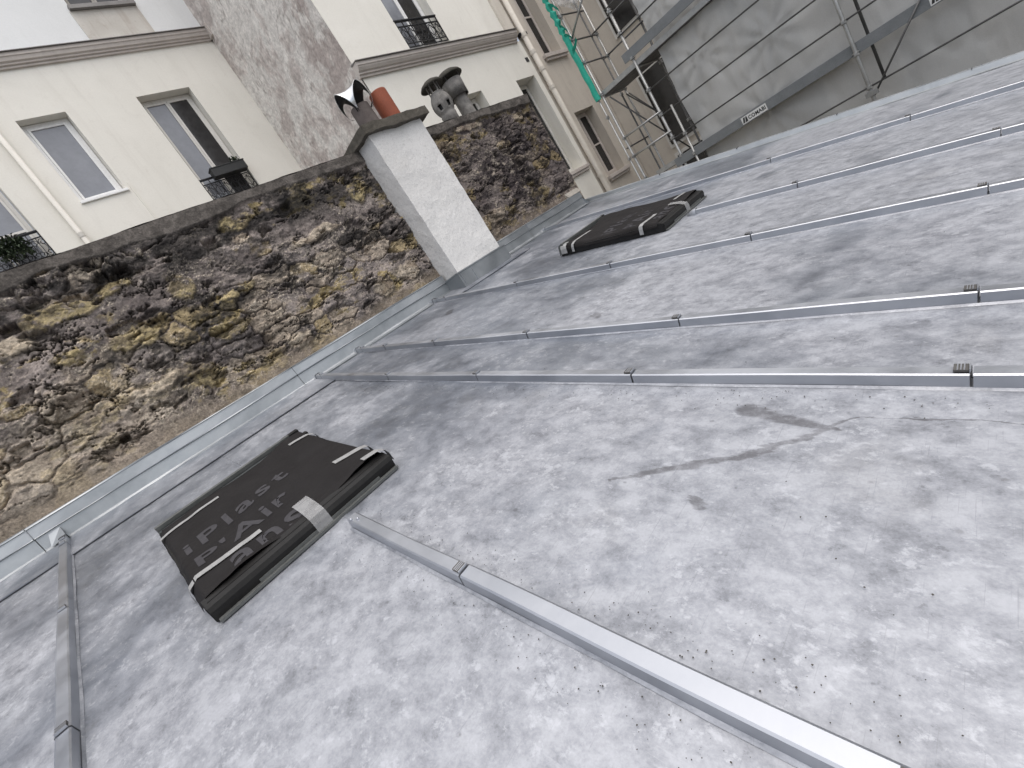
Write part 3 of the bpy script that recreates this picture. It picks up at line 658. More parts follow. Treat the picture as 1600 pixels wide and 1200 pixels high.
cy = thing('capped_flue', 'tall grey metal flue with wide drum and cone hat on the stone wall', 'chimney cowl', (5.42, .30, 1.79))
bm = BM(); lathe(bm, [(.105, 0), (.100, .10), (.098, .33)], 24); obj('flue_pipe', bm, 'fibre_grey', cy, True)
bm = BM(); lathe(bm, [(.135, .33), (.142, .32), (.150, .54), (.142, .54), (.134, .34)], 26); obj('drum', bm, 'fibre_grey', cy, True)
bm = BM(); lathe(bm, [(.136, .345), (.09, .36)], 24); obj('dark_lining', bm, 'dark_gap', cy)
for k in range(4):
    a = k*PI/2+.5; bm = BM(); tube(bm, [(.145*math.cos(a), .145*math.sin(a), .53), (.150*math.cos(a), .150*math.sin(a), .61)], .006, 5); obj('hat_post', bm, 'zinc_old', cy)
bm = BM(); lathe(bm, [(.205, .585), (.21, .59), (.19, .625), (.13, .665), (.06, .69), (.001, .695)], 28); lathe(bm, [(.205, .585), (.12, .64), (.001, .65)], 28); obj('hat', bm, 'hat_dark', cy, True)

# ------------------------------------------------------------------ roof windows wrapped in black membrane
def hgt(x, y, seed):
    x = np.asarray(x, float); y = np.asarray(y, float)
    hh = .098 + .010*(fbm(x*4+seed, y*3, 400+seed, 4)-.5)*2 + .007*np.sin(x*9+y*5+seed)
    hh = hh + .022*np.exp(-((x-.30)**2/.012+(y-.40)**2/.010)) + .018*np.exp(-((x-.33)**2/.02+(y-.18)**2/.01))
    hh = hh - .014*ss(-.36, -.50, y)*ss(.30, -.10, x)
    return hh
def text_mesh(body, size, spacing=1.0, bold=.0, subdiv=.03):
    cu = bpy.data.curves.new('lettering', 'FONT'); cu.body = body; cu.size = size; cu.space_character = spacing; cu.offset = bold; cu.resolution_u = 4
    t = bpy.data.objects.new('lettering', cu); COL.objects.link(t); bpy.context.view_layer.update()
    me = bpy.data.meshes.new_from_object(t.evaluated_get(bpy.context.evaluated_depsgraph_get()))
    bpy.data.objects.remove(t)
    bm = BM(); bm.from_mesh(me); bmesh.ops.triangulate(bm, faces=bm.faces)
    for _ in range(3):
        es = [e for e in bm.edges if e.calc_length() > subdiv]
        if not es: break
        bmesh.ops.subdivide_edges(bm, edges=es, cuts=1); bmesh.ops.triangulate(bm, faces=bm.faces)
    return bm
def skylight(loc_x, loc_s, label, seed, dx=0.0):
    W, L = .82, 1.08
    t = thing('roof_window', label, 'roof window', RP(loc_x, loc_s, 0.0), (SL, 0, 0), 'wrapped roof windows in the zinc')
    bm = BM()
    for a in ((-W/2, W/2, -L/2, -L/2+.05), (-W/2, W/2, L/2-.05, L/2), (-W/2, -W/2+.05, -L/2+.05, L/2-.05), (W/2-.05, W/2, -L/2+.05, L/2-.05)): box(bm, a[0], a[1], a[2], a[3], -.01, .078)
    obj('frame', bm, 'casing_black', t)
    bm = BM(); solid_profile(bm, [(-L/2-.030, .004), (-L/2-.034, .052), (-L/2-.026, .070), (-L/2+.03, .084), (-L/2+.03, .004)], -W/2-.012, W/2+.012); obj('bottom_casing', bm, 'casing_black', t)
    bm = BM(); box(bm, -W/2-.005, W/2+.01, -L/2-.052, -L/2-.028, .0045, .016); box(bm, -W/2+.16, W/2-.08, -L/2-.037, -L/2-.030, .016, .030); obj('bottom_flange', bm, 'casing_grey', t)
    bm = BM(); pf = [(L/2-.055, .085)]+[(L/2-.03+.030*math.cos(a), .082+.030*math.sin(a)) for a in [PI*.95-PI*.95*k/8 for k in range(9)]]+[(L/2+.01, .01), (L/2-.05, .01)]
    solid_profile(bm, pf, -W/2-.012, W/2-.02); obj('top_casing', bm, 'casing_grey', t)
    bm = BM(); box(bm, -W/2-.012, W/2-.06, L/2-.062, L/2-.036, .098, .122, .003); obj('top_bar', bm, 'casing_grey', t)
    bm = BM(); box(bm, W/2-.10, W/2+.004, L/2-.055, L/2-.015, .08, .118, .004); box(bm, W/2-.05, W/2+.035, L/2-.09, L/2-.05, .06, .082, .003); obj('corner_cap', bm, 'casing_black', t)
    for sx in (-1, 1):
        bm = BM(); a, b = sorted((sx*(W/2-.002), sx*(W/2+.016)))
        box(bm, a, b, -L/2-.02, L/2-.02, .003, .072, .002); obj('side_casing', bm, 'casing_black', t)
    # membrane draped over the frame, falling over both side edges
    u = np.linspace(-1, 1, 90); v = np.linspace(-1, 1, 110); U, V = np.meshgrid(u, v, indexing='ij')
    x = U*(W/2+.022); y = V*(L/2-.055)-.033 + .012*(fbm(U*3, V*0+seed, 420, 3)-.5)*2*np.abs(V)**6
    hh = hgt(x, y, seed)
    drop = ss(.935, 1.0, np.abs(U)); hh = hh*(1-drop)+drop*(.045+.03*(fbm(V*6+seed, U*2, 430, 3)-.5))
    x = np.where(np.abs(U) > .965, np.sign(U)*(W/2+.020+.006*fbm(V*8, U, 433, 3)), x)
    low = ss(-.95, -1.0, V); hh = hh - low*.010*(1+.8*np.sin(U*4+seed))
    # loose flap lifted along the low edge
    lift = ss(-.88, -1.0, V)*ss(-.98, -.5, U)*ss(.55, .0, U); hh = hh+.014*lift
    obj('membrane', grid_mesh('membrane', np.stack([x, y, hh], -1)), 'membrane', t, True)
    def conform(bm, mat, name, dz):
        for vv in bm.verts: vv.co.z = float(hgt(vv.co.x, vv.co.y, seed))+dz
        return obj(name, bm, mat, t)
    for body, size, px, py, sp, mt, bd in (('iPlast', .190, -.385, -.055, 1.25, 'print_grey', .004), ("P'Air", .190, -.375, -.285, 1.12, 'print_grey', .004), ('ans', .215, -.28, -.500, 1.12, 'print_grey', .004), ('compo', .075, -.03, .20, 1.5, 'print_faint', .001), ('reparable', .05, -.24, .115, 1.3, 'print_faint', .0005)):
        bm = text_mesh(body, size, sp, bd)
        for vv in bm.verts: vv.co.x += px; vv.co.y += py; vv.co.y = max(vv.co.y, -.520)
        if name_ok(body): conform(bm, mt, 'lettering', .0022)
        else: bm.free()
    def tape(x0, x1, y0, y1, side=0, wd=.034, tilt=0.0):
        bm = BM(); n = 14; rows = []
        pts = [(x0+(x1-x0)*i/n, None) for i in range(n+1)]
        pts = pts if side >= 0 else pts
        line = [(xx, float(hgt(xx, (y0+y1)/2, seed))+.0045) for xx, _ in pts]
        if side == -1: line = [(-W/2-.033, .025), (-W/2-.030, .07), (-W/2-.020, .093)]+[(a, b) for a, b in line if a > -W/2]
        if side == 1: line = [(a, b) for a, b in line if a < W/2]+[(W/2+.020, .093), (W/2+.030, .07), (W/2+.033, .025)]
        for k, (a, b) in enumerate(line):
            yc = y0+(y1-y0)*k/(len(line)-1)
            rows.append([bm.verts.new((a, yc-wd/2, b)), bm.verts.new((a, yc+wd/2, b+.001))])
        for p, q in zip(rows, rows[1:]): bm.faces.new((p[0], p[1], q[1], q[0]))
        obj('tape', bm, 'tape_grey', t)
    tape(-W/2, -.13, .36, .33, -1, .028); tape(-W/2, -.13, -.37, -.365, -1, .036)
    if seed == 1: tape(.29, W/2, .33, .30, 1); tape(.27, W/2, -.32, -.36, 1, .042); tape(.33, W/2, -.505, -.52, 1, .040)
    else: tape(-W/2, -.36, .47, .47, -1, .07); tape(.20, W/2-.02, -.40, -.42, 1, .03)
    # clear tape folded over the low edge
    bm = BM(); rows = []
    for (y, z) in ((-.42, .112), (-.47, .108), (-.52, .100), (-L/2-.028, .080), (-L/2-.037, .05), (-L/2-.039, .008)):
        rows.append([bm.verts.new((-.035, y, z)), bm.verts.new((.035, y, z))])
    for p, q in zip(rows, rows[1:]): bm.faces.new((p[0], p[1], q[1], q[0]))
    o2 = obj('clear_tape', bm, 'clear_plastic', t); o2.location.x = .04
    return t
def name_ok(b): return b in ('iPlast', "P'Air", 'ans')
skylight(.275, -1.945, 'black wrapped roof window with grey lettering, on the chimney side away from the scaffold', 1)
skylight(4.05, -1.945, 'black wrapped roof window between the white chimney and the scaffold', 2)

# ------------------------------------------------------------------ buildings
def facade(name, x0, x1, z0, z1, holes, y, mat, parent, depth=.28, axis='x'):
    """wall in the plane y=const facing -Y with real openings and reveals"""
    xs_ = sorted({x0, x1}|{q for h_ in holes for q in h_[:2] if x0 < q < x1}); zs_ = sorted({z0, z1}|{q for h_ in holes for q in h_[2:4] if z0 < q < z1})
    bm = BM(); V = {}
    def vt(x, yy_, z):
        k = (round(x, 4), round(yy_, 4), round(z, 4))
        if k not in V: V[k] = bm.verts.new((x, yy_, z))
        return V[k]
    for a, b in zip(xs_, xs_[1:]):
        for c, e in zip(zs_, zs_[1:]):
            mx, mz = (a+b)/2, (c+e)/2
            if any(h_[0] < mx < h_[1] and h_[2] < mz < h_[3] for h_ in holes): continue
            bm.faces.new((vt(a, y, c), vt(b, y, c), vt(b, y, e), vt(a, y, e)))
    for h_ in holes:
        a, b, c, e = h_[:4]; yb = y+depth
        for q in (((a, y, c), (a, y, e), (a, yb, e), (a, yb, c)), ((b, y, c), (b, yb, c), (b, yb, e), (b, y, e)), ((a, y, e), (b, y, e), (b, yb, e), (a, yb, e)), ((a, y, c), (a, yb, c), (b, yb, c), (b, y, c))):
            bm.faces.new([bm.verts.new(p) for p in q])
    return obj(name, bm, mat, parent)
def casement(parent, x0, x1, z0, z1, y, leaves=2, glass=('glass_pale', 'glass_pale'), mat='wood_white', fr=.055, transom=None, sill=True, sillmat='plaster_cream', backdrop=True):
    bm = BM(); d0, d1 = y, y+.06
    box(bm, x0, x0+fr, d0, d1, z0, z1); box(bm, x1-fr, x1, d0, d1, z0, z1); box(bm, x0+fr, x1-fr, d0, d1, z1-fr, z1); box(bm, x0+fr, x1-fr, d0, d1, z0, z0+fr)
    n = leaves; wl = (x1-x0-2*fr)/n
    for k in range(n):
        a, b = x0+fr+wl*k, x0+fr+wl*(k+1); st = .042; y2, y3 = y-.012, y+.04
        box(bm, a+.003, a+st, y2, y3, z0+fr, z1-fr, .004); box(bm, b-st, b-.003, y2, y3, z0+fr, z1-fr, .004)
        box(bm, a+st, b-st, y2+.003, y3, z1-fr-st, z1-fr-.002); box(bm, a+st, b-st, y2+.003, y3, z0+fr+.002, z0+fr+st*1.4)
        if transom: box(bm, a+st, b-st, y2+.003, y3, transom-.02, transom+.02)
    wdw = obj('window', bm, mat, parent)
    for k in range(n):
        a, b = x0+fr+wl*k, x0+fr+wl*(k+1); bm = BM(); box(bm, a+.03, b-.03, y+.010, y+.018, z0+fr+.02, z1-fr-.02); obj('pane', bm, glass[k % len(glass)], wdw)
    if sill:
        bm = BM(); box(bm, x0-.03, x1+.03, y-.30, y+.01, z0-.05, z0-.004, .006); obj('sill', bm, sillmat, wdw)
    return wdw
def railing(parent, x0, x1, z0, z1, y, seed=0):
    bm = BM(); rg_ = random.Random(seed); rr = .009
    for z in (z0, z0+.07, z1-.09, z1): box(bm, x0, x1, y-.010, y+.010, z-.008, z+.008)
    box(bm, x0-.02, x1+.02, y-.022, y+.022, z1+.008, z1+.028)
    n = max(5, int((x1-x0)/.16)); dx = (x1-x0)/n
    for k in range(n+1): box(bm, x0+dx*k-rr*.8, x0+dx*k+rr*.8, y-.008, y+.008, z0, z1)
    for k in range(n):
        cx = x0+dx*(k+.5); zm = (z0+z1)/2; hh = (z1-z0-.16)/2
        for sg in (-1, 1):
            for up in (-1, 1):
                pts = []
                for i in range(16):
                    t_ = i/15; a = t_*PI*2.6; r_ = dx*.30*(1-.75*t_); pts.append((cx+sg*(dx*.30-r_*math.cos(a)*.9), y+.001*k, zm+up*(hh*.50+r_*math.sin(a)*1.3)))
                tube(bm, pts, .006, 5)
        tube(bm, [(cx, y, zm-hh), (cx, y, zm+hh)], .005, 5)
        pts = [(cx+dx*.42*math.cos(a), y, zm+.09*math.sin(a)) for a in [2*PI*i/14 for i in range(15)]]; tube(bm, pts, .005, 5, False)
    return obj('window_railing', bm, 'iron_black', parent)
def cornice(parent, x0, x1, z0, z1, y, mat='cornice_stone', out=.22, topmat='sill_zinc'):
    H = z1-z0; pf = [(y+.02, z0), (y-.04, z0), (y-.04, z0+H*.16), (y-.07, z0+H*.18), (y-.07, z0+H*.30), (y-.10, z0+H*.36), (y-min(.15, out-.02), z0+H*.52), (y-min(.155, out-.015), z0+H*.60), (y-out, z0+H*.64), (y-out, z0+H*.90), (y+.02, z0+H*.96)]
    bm = BM(); solid_profile(bm, pf, x0, x1); o_ = obj('cornice', bm, mat, parent)
    bm = BM(); solid_profile(bm, [(y-out-.03, z0+H*.905), (y-out-.03, z0+H*.95), (y+.01, z1+.02), (y+.01, z0+H*.965)], x0-.01, x1+.01); obj('cornice_cover', bm, topmat, o_)
def downpipe(parent, x, y, z0, z1, rad, mat, joints):
    bm = BM(); tube(bm, [(x, y-rad-.03, z0), (x, y-rad-.03, z1)], rad, 16); p = obj('downpipe', bm, mat, parent, True)
    for j in joints:
        bm = BM(); lathe(bm, [(rad*.98, -.045), (rad*1.16, -.04), (rad*1.16, .04), (rad*.98, .045)], 16, (x, y-rad-.03, j)); box(bm, x-.012, x+.012, y-.035, y+.01, j-.015, j+.015); obj('pipe_collar', bm, mat, p)

# left building, set back behind a court
LY = 6.0
lb = thing('apartment_building', 'cream plastered apartment building with white framed windows set back behind the stone wall', 'building')
holesL = [(1.92, 2.665, 4.885, 6.435), (3.87, 4.90, 4.02, 6.45), (.02, 1.10, 4.02, 6.45)]
facade('lower_wall', -4.0, 5.995, -9, 7.30, holesL, LY, 'plaster_cream', lb, .30)
holesU = [(3.90, 4.98, 8.24, 10.4), (1.1, 2.1, 8.24, 10.4)]
facade('upper_wall', -4.0, 5.995, 7.46, 13.5, holesU, LY+.03, 'plaster_white', lb, .30)
cornice(lb, -4.0, 5.995, 7.27, 7.50, LY, out=.13)
casement(lb, 1.935, 2.65, 4.895, 6.425, LY+.17, 1, ('glass_pale',), 'pvc_white', .06, sill=False)
bm = BM(); box(bm, 1.90, 2.69, LY-.035, LY+.02, 4.855, 4.90, .006); box(bm, 1.93, 2.66, LY+.02, LY+.18, 4.886, 4.900); obj('window_sill', bm, 'pvc_white', lb)
casement(lb, 3.885, 4.885, 4.03, 6.44, LY+.20, 2, ('glass_pale', 'glass_dark'), 'wood_white', .06, sill=False)
casement(lb, .035, 1.085, 4.03, 6.44, LY+.20, 2, ('glass_pale', 'glass_pale'), 'wood_white', .06, transom=4.80, sill=False)
railing(lb, 3.89, 4.88, 4.12, 4.64, LY+.04, 1); railing(lb, .04, 1.09, 4.12, 4.66, LY+.04, 2)
casement(lb, 3.915, 4.965, 8.25, 10.39, LY+.22, 2, ('glass_dark', 'glass_dark'), 'plank_wood', .06, sill=False)
casement(lb, 1.115, 2.085, 8.25, 10.39, LY+.22, 2, ('glass_pale', 'glass_dark'), 'wood_white', .06, sill=False)
bm = BM(); box(bm, 3.86, 5.02, LY-.05, LY+.25, 8.16, 8.235, .005); obj('window_sill', bm, 'sill_zinc', lb)
bm = BM(); box(bm, 3.84, 5.02, LY+.016, LY+.028, 7.52, 8.158); obj('apron_panel', bm, 'plaster_stained', lb)
bm = BM(); box(bm, .9, 2.3, LY+.016, LY+.028, 7.52, 8.158); obj('apron_panel', bm, 'plaster_stained', lb)
downpipe(lb, 1.57, LY, -9, 7.26, .042, 'pipe_paint', (4.34, 6.5, 2.2))
bm = BM(); box(bm, 2.735, 2.755, LY-.018, LY+.005, 3.0, 5.0); obj('cable_cover', bm, 'plaster_cream', lb)
# planters and plants at the railings
def planter(x0, x1, y, z, label, seed):
    t = thing('planter_box', label, 'planter', ((x0+x1)/2, y, z), group=None); L_ = (x1-x0)/2
    bm = BM(); box(bm, -L_, L_, -.09, .09, 0, .17, .008); bmesh.ops.scale(bm, vec=(1, 1, 1), verts=bm.verts); obj('trough', bm, 'planter_black', t)
    bm = BM(); box(bm, -L_-.01, L_+.01, -.10, .10, .165, .185, .004); obj('rim', bm, 'planter_black', t); return t
def leaves(name, label, c, rx, ry, rz, n, size, seed):
    rg_ = random.Random(seed); t = thing(name, label, 'plant', c)
    bm = BM()
    for _ in range(n):
        a, b_, r_ = rg_.uniform(0, 2*PI), rg_.uniform(-.5, 1.0), rg_.uniform(.3, 1)**.6
        p = Vector((rx*r_*math.cos(a)*math.cos(b_), ry*r_*math.sin(a)*math.cos(b_), rz*r_*math.sin(b_)+rz*.5))
        q = Matrix.Rotation(rg_.uniform(0, 2*PI), 3, 'Z') @ Matrix.Rotation(rg_.uniform(-1.2, 1.2), 3, 'X'); L_ = size*rg_.uniform(.6, 1.3)
        bm.faces.new([bm.verts.new(p+q @ Vector(v_)*L_) for v_ in ((0, -.5, 0), (.28, 0, .06), (0, .6, 0), (-.28, 0, .06))])
    obj('foliage', bm, 'leaf_dark', t)
    bm = BM()
    for k in range(5):
        a = k*1.25; tube(bm, [(0.02*math.cos(a), .02*math.sin(a), -.02), (rx*.5*math.cos(a), ry*.5*math.sin(a), rz*.6), (rx*.8*math.cos(a), ry*.8*math.sin(a), rz*1.1)], [.006, .004, .002], 5)
    obj('stem', bm, 'leaf_dark', t)
planter(4.14, 4.86, LY-.08, 4.56, 'long black planter box hung on the rail of the tall double window', 1)
leaves('potted_plant', 'spiky little plant growing in the black planter box', (4.72, LY-.08, 4.73), .10, .07, .10, 60, .07, 2)
leaves('balcony_bush', 'dark leafy bush spilling through the iron rail beside the downpipe', (.66, LY-.04, 4.30), .24, .12, .30, 900, .06, 3)

# right building, nearer, with its peeling side wall
RY = 2.5
rb = thing('corner_building', 'pale cream building with moulded cornice and peeling side wall behind the chimney', 'building')
holesR = [(8.00, 8.56, 1.9, 3.13), (9.74, 10.44, .84, 3.11)]
facade('lower_wall', 6.0, 10.60, -9, 3.90, holesR, RY, 'plaster_cream', rb, .34)
facade('upper_wall', 6.0, 10.42, 4.06, 9.5, [(7.42, 8.52, 4.20, 6.5)], RY+.02, 'plaster_cream', rb, .30)
cornice(rb, 5.95, 10.46, 3.87, 4.10, RY, out=.15)
bm = BM(); box(bm, 10.30, 10.62, RY-.03, RY+.30, 4.17, 9.5, .01); obj('corner_pilaster', bm, 'plaster_beige', rb)
casement(rb, 7.435, 8.505, 4.21, 6.49, RY+.22, 2, ('glass_pale', 'glass_dark'), 'pvc_white', .06, sill=False)
railing(rb, 7.43, 8.51, 4.24, 4.72, RY+.03, 4)
casement(rb, 8.01, 8.55, 1.92, 3.12, RY+.24, 1, ('glass_dark',), 'wood_white', .05, sill=False)
casement(rb, 9.75, 10.43, .85, 3.10, RY+.30, 2, ('glass_dark',), 'wood_white', .05, sill=False)
bm = BM(); box(bm, 9.66, 10.56, RY-.07, RY+.05, .76, .836, .01); box(bm, 9.70, 10.52, RY-.045, RY+.02, .70, .76, .008); obj('window_sill', bm, 'cornice_stone', rb)
bm = BM(); box(bm, 10.44, 10.54, RY-.010, RY+.06, 3.42, 3.52); obj('vent', bm, 'dark_gap', rb)
# side wall with peeling render
yy = np.linspace(RY+.0, LY+.2, 150); zz = np.linspace(1.2, 10.5, 380); Yg, Zg = np.meshgrid(yy, zz, indexing='ij')
wv = .5*(fbm(Yg*1.2, Zg*1.2, 510, 4)-.5)
a_ = fbm(Yg*1.2+wv, Zg*.9+wv, 500, 7, .60); q = a_*6; te = (np.floor(q)+ss(.35, .6, q % 1))/6
fl = fbm(Yg*2.2+wv*2, Zg*2.0+wv, 520, 8, .60); big = fbm(Yg*.7, Zg*.4, 530, 4)
crk = np.abs(fbm(Yg*1.1+wv, Zg*.6, 540, 5, .6)-.5)
D = -.020*te + .010*fbm(Yg*10, Zg*8, 550, 4)
cS = lerp(C3(.47, .42, .39), C3(.60, .555, .52), ss(.35, .65, big))
cS = lerp(cS, C3(.74, .72, .68), ss(.51, .53, fl)*.6)
cS = lerp(cS, C3(.38, .325, .305), ss(.43, .41, fl)*.5)
cS = lerp(cS, C3(.28, .24, .22), ss(.010, .002, crk)*.65)
cS = lerp(cS, C3(.70, .68, .64), (ss(.46, .47, a_)*ss(.54, .53, a_))*.5)
cS = lerp(cS, C3(.33, .29, .27), ss(.07, .02, np.abs((a_*6) % 1-.42))*.4)
obj('side_wall', grid_mesh('side_wall', np.stack([5.985+D, Yg, Zg], -1), cS, flip=True), 'peeling_plaster', rb, True)
bm = BM(); box(bm, 6.02, 10.4, RY+.40, LY+.5, -9, 9.45); obj('building_core', bm, 'plaster_shade', rb)
bm = BM(); box(bm, 5.94, 6.02, LY-.20, LY-.005, 7.27, 7.52); obj('cornice_return', bm, 'cornice_stone', rb)
downpipe(rb, 10.70, RY, -9, 9.5, .062, 'plaster_beige', (3.95, 3.55, 3.15, 2.7, .45))
bm = BM(); box(bm, 10.60, 10.86, RY-.10, RY, 3.96, 4.02, .004); obj('pipe_bracket', bm, 'iron_black', rb)

# far wing in the court corner
fb = thing('court_wing', 'dull beige court facade with two narrow dark windows beside the scaffold', 'building')
holesF = [(11.14, 12.02, .32, 2.02), (11.18, 11.98, 3.46, 5.6), (11.14, 12.02, -2.6, -.9)]
facade('wing_wall', 10.60, 13.6, -9, 9.5, holesF, RY+.012, 'plaster_shade', fb, .36)
for (a, b, c, e) in holesF:
    casement(fb, a+.012, b-.012, c+.01, e-.01, RY+.26, 2, ('glass_dark',), 'cornice_stone', .05, sill=False, transom=(c+e)/2)
    bm = BM(); box(bm, a-.08, b+.10, RY-.09, RY+.03, c-.09, c-.004, .008); box(bm, a-.03, b+.06, RY-.055, RY+.01, c-.15, c-.09, .006); obj('window_sill', bm, 'cornice_stone', fb)
# building being repaired behind the netting
sb = thing('netted_building', 'dim grey building front hidden behind the scaffold netting', 'building')
bm = BM(); box(bm, 11.9+.9, 15, -12, RY-.0, -9, 8.5); obj('front_wall', bm, 'plaster_shade', sb)
for yv in (1.05, -1.2, -3.4, -5.6):
    for zv in (-1.1, 1.0, 3.9):
        bm = BM(); box(bm, 12.76, 12.81, yv-.55, yv+.55, zv-.98, zv+.98, .005); wv_ = obj('window', bm, 'wood_white', sb)
        bm = BM(); box(bm, 12.74, 12.762, yv-.48, yv+.48, zv-.90, zv+.90); obj('pane', bm, 'glass_dark', wv_)

# ------------------------------------------------------------------ scaffold
XS = 9.60; SY = -.05
sc = thing('scaffold', 'galvanised tube scaffold with guard rails and toe boards in the court', 'scaffold')
def standard(x, y, z0, z1, rad=.0245, mat='steel_galv', joints=()):
    bm = BM(); tube(bm, [(x, y, z0), (x, y, z1)], rad, 12); p = obj('standard', bm, mat, sc, True)
    for j in joints:
        bm = BM(); lathe(bm, [(rad, -.03), (rad*1.9, -.022), (rad*1.9, -.012), (rad*1.3, -.008), (rad*1.3, .012), (rad*1.9, .016), (rad*1.9, .024), (rad, .03)], 12, (x, y, j)); box(bm, x-.055, x+.03, y-.02, y+.02, j-.018, j+.018, .004); obj('coupler', bm, 'steel_galv', p)
def rail(p0, p1, rad=.0215, mat='steel_galv', name='guard_rail'):
    bm = BM(); tube(bm, [p0, p1], rad, 10); return obj(name, bm, mat, sc, True)
EY = .80
standard(XS-.03, EY, -9, 4.6, joints=(-.2, .30, .70, 1.62, 2.29, 2.75, 3.2)); standard(XS-.12, EY+.06, -9, 4.0, .017, joints=(.3, 1.2))
standard(XS-.03, SY, -9, 4.6, .027, joints=(-.2, .16, .63, 1.12, 1.74, 2.2, 2.6)); standard(XS-.06, -.30, -9, .66, .022, joints=(.1, -.3))
standard(10.52, .82, -9, 4.6, .022, joints=(.3, 1.0, 2.29, 2.75)); standard(10.38, .86, -9, 4.6, .017, 'steel_dark', joints=(.3, 1.5, 2.29)); standard(10.52, -.05, -9, 4.6, .022, 'steel_dark', joints=(.3, 1.5, 2.4))
for z in (.30, .70): rail((XS-.055, EY+.03, z), (XS-.055, SY-.04, z-.02))
for z in (.5, 2.29, 2.75, 3.25): rail((XS-.06, EY+.04, z), (10.58, EY+.04, z), .016, 'steel_dark')
for z in (2.29, 2.80): rail((10.50, .9, z), (10.50, -.2, z), .016, 'steel_dark')
for z in (-.28, 1.56): rail((XS-.03, SY, z), (10.55, SY, z), .019, 'steel_galv', 'transom'); rail((XS-.03, EY, z), (10.55, EY, z), .019, 'steel_galv', 'transom')
rail((XS-.06, EY, 2.75), (XS-.06, SY, 3.3), .019, 'steel_galv', 'brace'); rail((10.44, .80, 1.45), (10.50, .40, .75), .014, 'steel_dark', 'brace'); rail((10.56, .80, 1.45), (10.50, .40, .75), .014, 'steel_dark', 'brace')
rail((XS+.02, EY-.1, 1.5), (10.4, .1, -.2), .014, 'steel_dark', 'brace')
# platforms
def platform(z, y0, y1):
    bm = BM(); box(bm, XS-.028, XS+.002, y0, y1, z-.02, z+.07, .003); e = obj('platform', bm, 'steel_galv', sc)
    for k in range(3):
        bm = BM(); box(bm, XS+.01+.29*k, XS+.29+.29*k, y0, y1, z-.03, z+.03, .004); obj('plank', bm, 'steel_dark', e)
    return e
platform(1.60, -2.8, EY-.02); platform(-.27, -2.8, EY-.25)
# long side, the guard rails along the netting
for z in (-.85, .13, .61, 1.11, 2.17, 2.67, 3.17): rail((XS-.045, .02, z), (XS-.045, -11.5, z-.02), .0135, 'steel_dark')
tbs = []
for z in (-.36, 1.735, 3.8):
    bm = BM(); box(bm, XS-.075, XS-.05, -11.5, .10, z, z+.155, .003); tbs.append(obj('toe_board', bm, 'toe_board', sc))
for y in (-2.90, -6.0, -9.1): standard(XS-.10, y, -9, 8.0, .027, joints=(-.35, -.85, .12, 1.1, 1.75))
standard(XS-.03, -3.08, -.85, 6, .020, 'steel_dark')
rail((XS-.09, -2.92, -.99), (XS-.09, -3.75, -.10), .014, 'steel_dark', 'brace'); rail((XS-.09, -3.75, -.10), (XS-.09, -4.6, .85), .014, 'steel_dark', 'brace')
bm = BM(); tube(bm, [(XS-.10, -2.90, z) for z in (-1.2, -1.05)], .035, 10); box(bm, XS-.15, XS-.06, -2.98, -2.83, -.98, -.90, .005); obj('coupler', bm, 'steel_galv', sc)
# makers' plates on the toe boards
def plate(tb, y, z):
    bm = BM(); box(bm, XS-.080, XS-.076, y-.42, y, z, z+.115); p = obj('name_plate', bm, 'label_white', tb)
    bm = text_mesh('COMABI', .082, 1.12, .003, .2)
    for v in bm.verts: v.co = Vector((XS-.0815, y-.115-v.co.x*.86, z+.030+v.co.y))
    obj('lettering', bm, 'label_ink', tb)
    bm = BM(); yv = y-.012
    for q in (((0, 0), (.030, 0), (.055, .085), (.025, .085)), ((.040, 0), (.085, 0), (.085, .085), (.066, .085))):
        bm.faces.new([bm.verts.new((XS-.0815, yv-a, z+.016+b)) for a, b in q])
    obj('emblem', bm, 'label_ink', tb)
plate(tbs[0], -1.225, -.345); plate(tbs[0], -3.735, -.345); plate(tbs[1], -1.62, 1.75)
# netting
yn = np.linspace(-.42, -11.6, 260); zn = np.linspace(-8.5, 8.2, 330); Yg, Zg = np.meshgrid(yn, zn, indexing='ij')
D = .10*(fbm(Yg*.9, Zg*.7, 600, 4)-.5) + .05*np.abs(np.sin((Zg+.35)/2.07*PI))*np.sin(np.clip((Yg+.4)/-2.5*PI, -99, 99))**2
for ty, tz in ((-1.0, 1.05), (-2.0, .62), (-.7, 2.2), (-3.5, .6), (-4.6, 1.1), (-1.6, -.35), (-5.6, .1), (-2.4, 2.4)):
    dy, dz = Yg-ty, Zg-tz; rr = np.hypot(dy, dz); an = np.arctan2(dz, dy); D = D + .055*np.exp(-rr/.6)*(1-np.abs(np.sin(an*5+ty*3)))*ss(0, .12, rr)
D = D+.035*(1-np.abs(np.sin(Yg*4+2*fbm(Yg*2, Zg*.6, 610, 4)*6)))**2*ss(.35, .6, fbm(Yg*1.0, Zg*.7, 620, 3))
Ye = Yg + .03*(fbm(Zg*1.2, Yg*.2, 630, 3)-.5)*2*np.exp(-np.abs(Yg+.42)/.5) - .03*(Zg-1.5)*0
net = obj('scaffold_net', grid_mesh('scaffold_net', np.stack([XS+.10+D, Ye, Zg], -1)), 'scaffold_net', None, True)
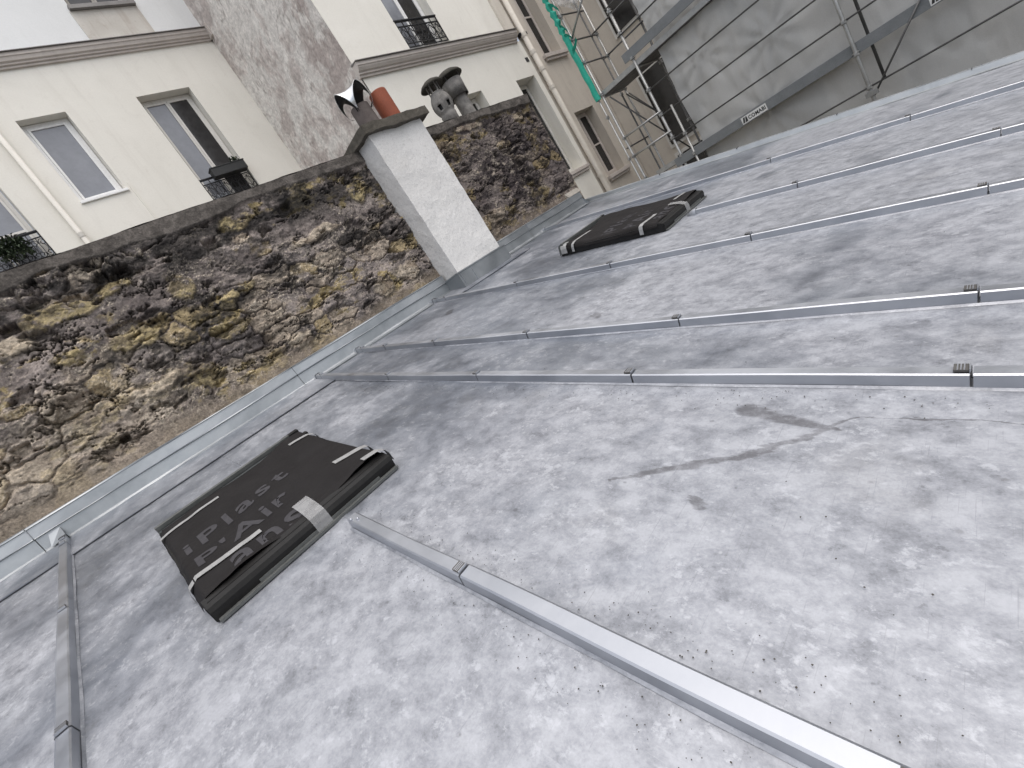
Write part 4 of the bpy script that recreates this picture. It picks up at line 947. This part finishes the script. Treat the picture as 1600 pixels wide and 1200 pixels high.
tag(net, 'large grey translucent debris net hung along the inside of the scaffold rails', 'net')
# green sleeve on the corner pole
gs = thing('green_sleeve', 'bright green plastic sleeve wrapped on the outer scaffold pole', 'sleeve')
bm = BM(); zs_ = np.linspace(1.56, 3.75, 40)
rows = []
for i, z in enumerate(zs_):
    wv_ = 1+.05*math.sin(i*.9)+(.45*math.sin(i*2.3)-.1 if i > 22 else 0)
    rows.append([bm.verts.new((XS-.12+.05*math.sin(a), EY+.06+.058*wv_*math.cos(a)+.006*math.sin(i*.8), z)) for a in [2*PI*k/10 for k in range(10)]])
for a, b in zip(rows, rows[1:]):
    for k in range(10): bm.faces.new((a[k], a[(k+1) % 10], b[(k+1) % 10], b[k]))
obj('sleeve_body', bm, 'green_plastic', gs)
for (zc, dx, dz, dn) in ((2.55, .19, .12, .02), (2.86, .12, -.12, .1), (3.05, .11, -.18, .07), (3.45, .15, -.20, .04)):
    bm = BM(); pts = [(XS-.17, EY+.04, zc), (XS-.19, EY+.04-dx*.6, zc+dz*.3), (XS-.17, EY+.04-dx, zc+dz)]
    rows = [[bm.verts.new((x, y, z-.045+dn*.3)), bm.verts.new((x-.01, y-.01, z+.03))] for x, y, z in pts]
    for a, b in zip(rows, rows[1:]): bm.faces.new((a[0], a[1], b[1], b[0]))
    bmesh.ops.solidify(bm, geom=bm.faces[:], thickness=.004); obj('torn_flap', bm, 'green_plastic', gs)
# bundle of clear plastic sheet on the upper platform
uu = np.linspace(0, 1, 80); vv_ = np.linspace(0, 1, 60); U, V = np.meshgrid(uu, vv_, indexing='ij')
py = EY+.02-.80*U; pz = 4.15-1.05*V*(.60+.40*np.sin(U*PI)) - .05*U + .16*(fbm(U*5, V*5, 700, 5)-.5)
px = XS-.02+.34*(fbm(U*7, V*6, 710, 5, .6)-.5)+.25*V*(1-V)
pls = obj('plastic_sheet', grid_mesh('plastic_sheet', np.stack([px, py, pz], -1)), 'clear_plastic', None, True)
tag(pls, 'crumpled clear plastic sheet draped over the top rails of the scaffold', 'plastic sheet')
